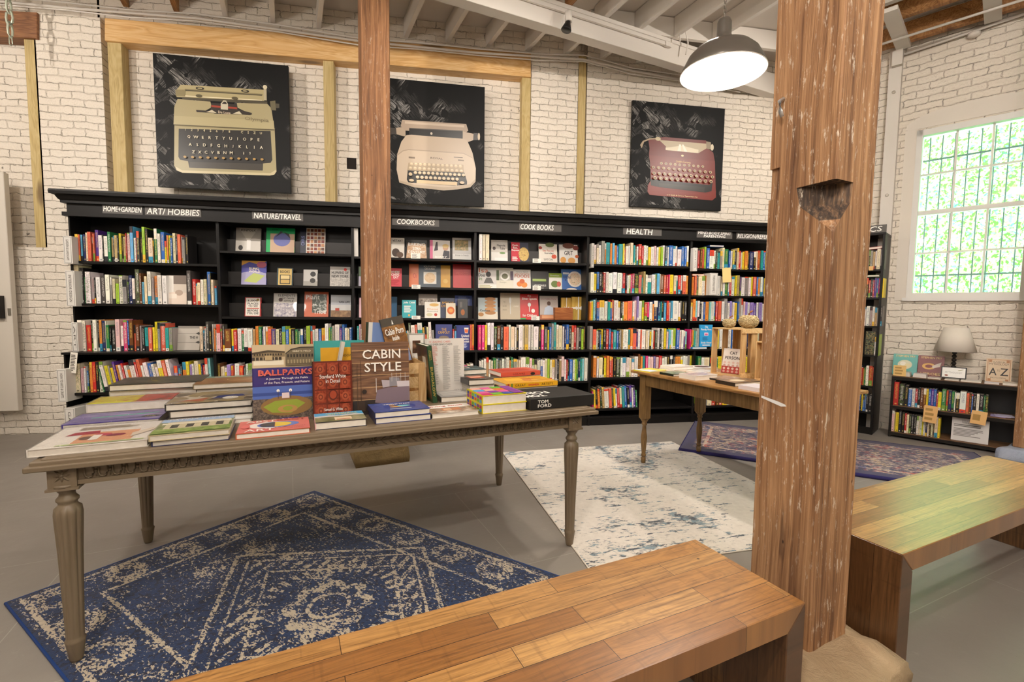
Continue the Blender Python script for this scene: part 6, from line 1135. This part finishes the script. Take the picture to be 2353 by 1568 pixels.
# ------------------------------------------------------------------ low case under the window, lamp and things on it
ML = fmat(FRT)
lc = thing('low_bookcase', 'low black metal and wood bookcase under the barred window', 'bookcase', M=ML)
LL, LD = .985, .335
for x in (0, LL-.025):
    for y in (0, LD-.02): bevel(MB().box((x, y, 0), (x+.022, y+.02, .63)).build('leg', IRON, lc), .001, 1)
SHW = m_wood('brown_shelf_wood', '8a6848', '6c4c32', '452e1c', 'X')
for z, nm in ((.655, 'top_board'), (.344, 'shelf'), (.06, 'shelf')): bevel(MB().box((0, .003, z-.018), (LL, LD, z)).build(nm, SHW, lc), .001, 1)
fm = MB()
for z in (.637, .326, .042): fm.box((0, -.004, z-.02), (LL, .003, z+.012))
fm.box((0, 0, .6), (.022, LD, .637)); fm.box((LL-.022, 0, .6), (LL, LD, .637)); fm.build('metal_rail', IRON, lc)
MB().box((.02, LD-.006, .06), (LL-.02, LD-.002, .60)).build('back_panel', flat('2c2e31', .35), lc)  # opaque dark sheet added in place of open, shaded brick wall
def lowtop(u, y, z): return ML @ Matrix.Translation((u, y, z))
face(2050, 804, 2106, 850, .655, '4fa6a0', [('t', .5, .9, .09, 'STEPHEN FRY', 'e8cf8c', .8), ('e', .5, .5, .3, .22, 'd8d4b8'), ('e', .42, .54, .12, .1, 'efeadb'), ('e', .62, .46, .13, .1, 'e0d4a8')], 'teal mythology book at the left end of the low case', yo=.2, fr=FRT, lean=.22, t=.03)
face(2108, 806, 2168, 853, .655, '7c3a3c', [('t', .5, .9, .09, 'STEPHEN FRY', 'e0c080', .8), ('e', .42, .5, .26, .15, 'd8a85c'), ('p', [(.5, .5), (.9, .72), (.85, .5), (.6, .42)], 'd8ccc0'), ('e', .42, .5, .14, .08, '7c3a3c'), ('t', .5, .14, .11, 'HEROES', 'e0c080', .76)], 'maroon heroes book second from the left on the low case', yo=.2, fr=FRT, lean=.2, t=.03)
face(2264, 811, 2324, 864, .655, 'd9c2a4', [('r', .05, .04, .95, .96, 'b98a64'), ('r', .08, .06, .92, .94, 'd9c2a4'), ('t', .5, .86, .06, 'CLASSICAL', '3a2c24', .5), ('t', .5, .77, .085, 'MYTHOLOGY', '2c2420', .76), ('t', .28, .45, .3, 'A', '2a2422', .3), ('t', .72, .45, .3, 'Z', '2a2422', .3), ('t', .5, .5, .08, 'TO', '6a4c38', .12), ('t', .5, .2, .05, 'ENCYCLOPEDIA', '6a4c38', .6), ('r', .1, .84, .22, .94, 'b07a50'), ('r', .78, .84, .9, .94, 'b07a50'), ('r', .1, .06, .22, .16, 'b07a50'), ('r', .78, .06, .9, .16, 'b07a50')], 'beige classical mythology encyclopedia at the right of the low case', yo=.2, fr=FRT, lean=.12, t=.03)
pa_ = PP(2162, 856, FRT[0]+NW*.10, NW); u0_ = (pa_-FRT[0]).dot(NU); pb_ = PP(2221, 860, FRT[0]+NW*.10, NW); wf_ = (pb_-FRT[0]).dot(NU)-u0_
mf = thing('sign_frame', 'black framed mythology sign in front of the lamp', 'sign', M=ML @ Matrix.Translation((u0_, .10, .672)) @ Matrix.Rotation(-.15, 4, 'X'))
bevel(MB().box((0, 0, 0), (wf_, .014, .115)).build('frame', flat('2b2a2c', .4), mf), .002, 1); mb = MB(); mats = [flat('f2f0ec')]; mb.box((.009, -.001, .009), (wf_-.009, 0, .106)); art(mb, mats, wf_, .115, [('t', .5, .5, .16, 'MYTHOLOGY', 'a8a4a4', .66), ('p', [(.66, .72), (.88, .82), (.86, .78), (.68, .68)], '8a8a44'), ('e', .22, .24, .07, .07, '8a4a3c')], y=-.0015); mb.build('card', mats, mf); MB().box((wf_*.45, .0, -.016), (wf_*.62, .03, 0)).build('foot', flat('cfcac2'), mf)
def lowstack(x0, x1, yb, n, t, dep, col, label, yo=.03):
    a = PP(x0, yb, FRT[0]+NW*yo, NW); b = PP(x1, yb, FRT[0]+NW*yo, NW); u = (a-FRT[0]).dot(NU); w = (b-FRT[0]).dot(NU)-u
    for k in range(n):
        M = ML @ Matrix.Translation((u+.002*k, yo, .656+(t+.0005)*(k+1))) @ Matrix.Rotation(-PI/2, 4, 'X')
        cover_book(w-.004*k, dep, t, col, [], label if n == 1 else ('lower ', 'middle ', 'upper ')[k if n == 3 else (0, 2)[k]]+label, M, grp='books lying on the low case')
lowstack(2054, 2092, 862, 3, .014, .13, 'e6e0da', 'pale book of the stack by the yellow note')
lowstack(2098, 2130, 862, 3, .013, .12, 'e9e3e2', 'white book of the stack before the maroon book')
lowstack(2132, 2162, 865, 1, .012, .12, 'ece6de', 'thin white book just left of the framed sign', .02)
lowstack(2171, 2204, 868, 1, .012, .12, 'd9d3c8', 'thin open topped book before the framed sign', .01)
lowstack(2208, 2256, 872, 1, .014, .16, 'efe9e0', 'wide white book right of the framed sign', .02)
lowstack(2263, 2297, 873, 1, .014, .1, 'e6e2e8', 'white booklet before the beige encyclopedia', .01)
lowstack(2305, 2353, 878, 1, .022, .15, 'e8dfcf', 'cream book at the right end of the low case', .02)
card(2052, 841, 2083, 863, 'e6c07a', 'orange sticky note at the left end of the low case top', FRT, -.004, 3, 'sticky_note', lc='b08a4c')
card(2119, 934, 2154, 969, 'e6b878', 'orange note hanging from the middle shelf of the low case, left one', FRT, -.012, 3, 'sticky_note', .05, lc='b08a4c')
card(2228, 946, 2267, 972, 'e6b878', 'orange note hanging from the middle shelf of the low case, right one', FRT, -.012, 1, 'sticky_note', .08, lc='b08a4c')
P_, U_2, N_2 = FRT; a = PP(2184, 1015, P_+NW*.06, NW); b = PP(2275, 965, P_+NW*.06, NW); u = (a-P_).dot(NU); w = (b-P_).dot(NU)-u
mats = [flat('d9d4d2', .5)]; mb = MB().box((0, 0, 0), (w, .004, .225)); art(mb, mats, w, .225, [('t', .5, .9, .06, 'Lost in Translation', '4a4644', .44), ('t', .5, .82, .06, 'Found in Translation', '4a4644', .44), ('l', .06, .62, .8, .74, 2, '6a6664'), ('l', .06, .2, .92, .56, 6, '8a8684')])
tag(mb.build('placard', mats, M=ML @ Matrix.Translation((u, .05, .062)) @ Matrix.Rotation(-.12, 4, 'X')), 'grey printed placard leaning on the bottom shelf of the low case', 'placard')
a = PP(2276, 950, P_+NW*.05, NW); b = PP(2340, 955, P_+NW*.05, NW); u = (a-P_).dot(NU); w = (b-P_).dot(NU)-u
for k in range(3): tag(MB().box((0, 0, 0), (w*.55, .14, .003)).build('leaflet', flat(('a89cd0', 'c9c0e0', 'd8d0e8')[k], .4), M=ML @ Matrix.Translation((u+w*.2*k, .04, .3455+.0035*k)) @ Matrix.Rotation(.1*k, 4, 'Z')), ('left', 'middle', 'right')[k]+' lilac leaflet spread at the right of the middle shelf', 'leaflet')
# lamp
pl0 = PP(2192, 838, P_+NW*.22, NW); ul = (pl0-P_).dot(NU)
lm = thing('table_lamp', 'table lamp with cream shade and black bobbin stem on the low case', 'lamp', M=ML @ Matrix.Translation((ul, .185, .656)))
pr_ = [(.055, 0), (.058, .008), (.03, .02), (.012, .03)]
for k in range(7): z = .035+k*.036; pr_ += [(.009, z), (.0185, z+.010), (.0205, z+.018), (.0185, z+.026), (.009, z+.036)]
MB().lathe(pr_+[(.007, .30), (.007, .36)], 20).build('stem', flat('1a1614', .3), lm)
SHD = NT('lamp_shade_fabric'); SHD.set(lin('e3dacd'), .8); SHD = SHD.m
sp_ = [(.165, .285), (.095, .525), (.094, .525), (.164, .285)]
vs = []; fs = []; sg = 48
for r_, z in sp_: vs += [(r_*math.cos(2*PI*i/sg), r_*math.sin(2*PI*i/sg), z) for i in range(sg)]
for k in range(4):
    for i in range(sg): j = (i+1) % sg; q = (k+1) % 4; fs.append((k*sg+i, k*sg+j, q*sg+j, q*sg+i))
MB().add(vs, fs, smooth=True).build('lamp_shade', SHD, lm)
# ------------------------------------------------------------------ narrow tall case
MT = fmat(TF); tcz = thing('narrow_bookcase', 'tall narrow black bookcase in the corner right of the pillar', 'bookcase', M=MT)
WT = .66
def bxx(n_, a, b, mat=BLACK): bevel(MB().box(a, b).build(n_, mat, tcz), .0015, 1)
bxx('side_panel', (-.022, .035, .86), (0, .38, 2.172)); bxx('side_panel', (-WT, .035, .86), (-WT+.022, .38, 2.172)); bxx('side_panel', (-.022, 0, 0), (0, .38, .846)); bxx('side_panel', (-WT, 0, 0), (-WT+.022, .38, .846))
bxx('top_board', (-WT, .03, 2.15), (.003, .38, 2.174)); bxx('back_panel', (-WT, .372, 0), (0, .38, 2.15)); bxx('ledge', (-WT, -.008, .847), (.006, .38, .86)); bxx('plinth', (-WT+.022, .01, 0), (-.022, .03, .075))
for y in (618, 684, 750): z = tz(y); bxx('shelf', (-WT+.022, .04, z-.02), (-.022, .372, z))
for y in (890, 951): z = tz(y); bxx('shelf', (-WT+.022, .006, z-.02), (-.022, .372, z))
face(1986, 765, 2009, 818, .861, '3a3524', [('r', .04, .03, .96, .97, photo('221f16', '8a7a4c', '4a5a40', 90, 1))], 'ornate dark gold patterned book standing on the narrow case', yo=.06, fr=TF, lean=.05, t=.02)
tag(cover_book(.16, .1, .02, '7c9c6c', [], 'green book lying flat above the second shelf of the narrow case', MT @ Matrix.Translation((-.19, .05, tz(684)+.245)) @ Matrix.Rotation(-PI/2, 4, 'X'), spine='7c9c6c'))
cover_book(.15, .1, .025, 'b02a28', [], 'red book lying tilted on top of the upper shelf books', MT @ Matrix.Translation((-.17, .05, tz(618)+.235)) @ Matrix.Rotation(-.08, 4, 'Y') @ Matrix.Rotation(-PI/2, 4, 'X'), spine='b02a28')
card(1996, 612, 2007, 622, 'e6b878', 'orange sticky note on the first shelf of the narrow case', TF, .03, 0, 'sticky_note')
sg_ = thing('chalk_sign', 'grey chalk sign card standing on top of the narrow bookcase', 'sign', M=MT @ Matrix.Translation((-.25, .07, 2.175)))
MB().box((-.17, 0, 0), (.25, .003, .085)).build('sign_card', SLATE, sg_); mb = MB(); put_text(mb, 'COMICS', .03, .045, .055, -.0008, 0, .36, 0, None, .002, .15); mb.build('chalk_lettering', CHALK, sg_)
# ------------------------------------------------------------------ pendant lamp
pc = O_+ray(1660, 168)*2.5
BULB = m_emit('warm_bulb', (1, .9, .75), 60); METAL = flat('767069', .3, .25)
ENAM = NT('white_enamel'); ENAM.set(lin('f4efe8'), .35); ENAM = ENAM.m
pd = thing('pendant_lamp', 'grey metal dome pendant lamp hanging from a chain', 'lamp', pc)
outr = [(.212, 0), (.214, .004), (.2, .035), (.175, .085), (.14, .12), (.095, .137), (.075, .143), (.060, .152), (.045, .172), (.037, .19), (.036, .2), (.036, .255), (.03, .27), (.012, .28)]
vs = []; fs = []; sg = 64
inn = [(r-.003, z-.001) for r, z in outr[:9]][::-1]
def ring(pr, mi_, mb):
    vs = []; fs = []
    for r, z in pr: vs += [(r*math.cos(2*PI*i/sg), r*math.sin(2*PI*i/sg), z) for i in range(sg)]
    for k in range(len(pr)-1):
        for i in range(sg): j = (i+1) % sg; fs.append((k*sg+i, k*sg+j, (k+1)*sg+j, (k+1)*sg+i))
    mb.add(vs, fs, mi_, smooth=True)
mb = MB(); ring(outr, 0, mb); mb.build('lamp_shade', METAL, pd); mb = MB(); ring(inn, 0, mb); mb.tube([(.2125*math.cos(2*PI*i/sg), .2125*math.sin(2*PI*i/sg), 0) for i in range(sg)], .0025, 6, closed=True); mb.build('inner_reflector', ENAM, pd)
MB().lathe([(.004, .028), (.022, .036), (.032, .055), (.03, .08), (.018, .105), (.016, .14)], 20).build('bulb', BULB, pd)
def links(mb, p, q, n, a, r):
    p, q = Vector(p), Vector(q); d = (q-p)/n
    for i in range(n):
        c = p+d*(i+.5); hx = d.length*.68
        mb.tube([(c.x+(a*math.cos(t) if i % 2 else 0), c.y+(0 if i % 2 else a*math.cos(t)), c.z+hx*math.sin(t)) for t in [2*PI*k/10 for k in range(10)]], r, 5, closed=True)
mb = MB(); links(mb, (0, 0, .28), (0, 0, 1.75), 56, .007, .0018); mb.build('chain', flat('8f8a82', .35, .7), pd)
light('pendant_bulb', 'POINT', pc+Vector((0, 0, .02)), 70, (1, .9, .78), .035)
# hanging chain upper left
c0 = PY(25, 98, 5.2)
mb = MB(); links(mb, (0, 0, 0), (0, 0, .62), 6, .026, .009); mb.tube([(0, 0, -.09), (.012, 0, -.07), (.01, 0, .0), (-.01, 0, .0), (-.012, 0, -.07)], .004, 6, closed=True)
o = mb.build('hanging_chain', flat('c9d0bd', .35, .3), loc=c0+Vector((0, 0, .06))); tag(o, 'pale metal chain hanging at the upper left with a hook', 'chain')
# track with spot head on the beam
tk = MB().box((0, -.035, .14), (2.75, -.012, .165)).box((2.7, -.045, .13), (2.78, -.012, .175)).build('track', WPAINT, M=Matrix.Translation(G(1.0, 4.10, BZ)) @ Matrix.Rotation(A0, 4, 'Z')); tag(tk, 'long white light track mounted on the front of the big beam', 'light track')
hp_ = PP(1304, 52, G(0, 4.02), E2)
sh = thing('spot_light', 'small track spotlight with black reflector on the white beam', 'spotlight', hp_+Vector((0, 0, -.02)), A0)
MB().lathe([(.03, 0), (.034, .0), (.034, .09), (.02, .1)], 20, M=Matrix.Translation((.01, 0, .03))).build('lamp_holder', WPAINT, sh)
Mt = Matrix.Rotation(.25, 4, 'Y')
MB().lathe([(.048, -.055), (.05, -.052), (.036, -.01), (.022, .03), (.02, .04)], 24, M=Mt).build('reflector', flat('1c1b1b', .3), sh)
MB().lathe([(.001, -.054), (.044, -.054), (.044, -.05)], 24, M=Mt).build('lamp_face', m_emit('spot_face', (1, .92, .8), 25), sh)
MB().tube([(-.045, 0, .08), (-.06, 0, .02), (-.055, 0, -.04)], .004, 6).build('bracket', WPAINT, sh)
for k, (x, y) in enumerate(((1418, 0), (1560, 98))):
    p = PP(x, y, G(0, 4.02), E2); tag(MB().tube([(0, 0, 0), (0, 0, .22)], .009, 8).build('hanger_rod', WPAINT, loc=p+Vector((0, -.02, -.0))), ('left', 'right')[k]+' white hanger rod beside the light track', 'rod')
tag(MB().tube([(0, 0, 0), (.02, 0, .12), (-.01, 0, .22), (.0, 0, .34)], .008, 8).build('flexible_cable', WPAINT, loc=PP(1576, 125, G(0, 4.02), E2)), 'white curling cable at the end of the light track', 'cable')
# sliding door panel at the left edge
dp_ = PY(42, 945, 5.36); dr = thing('sliding_door', 'pale painted sliding door panel cut off by the left edge', 'door', (dp_.x-1.3, 5.36, dp_.z))
bevel(MB().box((0, 0, 0), (1.3, .06, 2.3)).build('door_panel', flat('d8d0c4', .45), dr), .004, 1)
hq = PY(3, 705, 5.35); MB().box((hq.x-dp_.x+1.3-.1, -.04, PY(3, 732, 5.35).z-dp_.z), (PY(9, 705, 5.35).x-dp_.x+1.3, 0, PY(3, 680, 5.35).z-dp_.z)).build('door_handle', flat('2a2624', .4, .5), dr)
hq = PY(20, 717, 5.35); MB().box((hq.x-dp_.x+1.3-.012, -.006, hq.z-dp_.z-.035), (hq.x-dp_.x+1.3+.012, 0, hq.z-dp_.z+.035)).build('latch_plate', flat('8a8478', .4, .5), dr)
# ------------------------------------------------------------------ greenery outside the window
rr = random.Random(11); mb = MB()
for i in range(26000):
    u = rr.uniform(-1.5, 6.); z = rr.uniform(-.2, 6.5); d = 3.0+z*.28+rr.uniform(-.35, .35); s_ = rr.uniform(.022, .05)
    a = Vector((rr.uniform(-1, 1), rr.uniform(-1, .2), rr.uniform(-1, 1))).normalized()*s_; b = a.cross(Vector((rr.uniform(-1, 1), rr.uniform(-1, 1), rr.uniform(-1, 1)))).normalized()*s_*.6
    c = Vector((u, d, z)); mb.add([c-a, c-b*.9, c+a, c+b], [(0, 1, 2, 3)])
tag(mb.build('leafy_hillside', m_leaf(), M=MR), 'bright green leafy hillside seen through the barred window', 'foliage', None, 'stuff')
gb = MB().prism([(3.2, -.3), (5.4, 6.6), (5.8, 6.6), (5.8, -.3)], 'X', -2.5, 6.5).build('bank', flat('5c7c34', .9), M=MR); gb['kind'] = 'structure'; gb.name = 'trim_3'
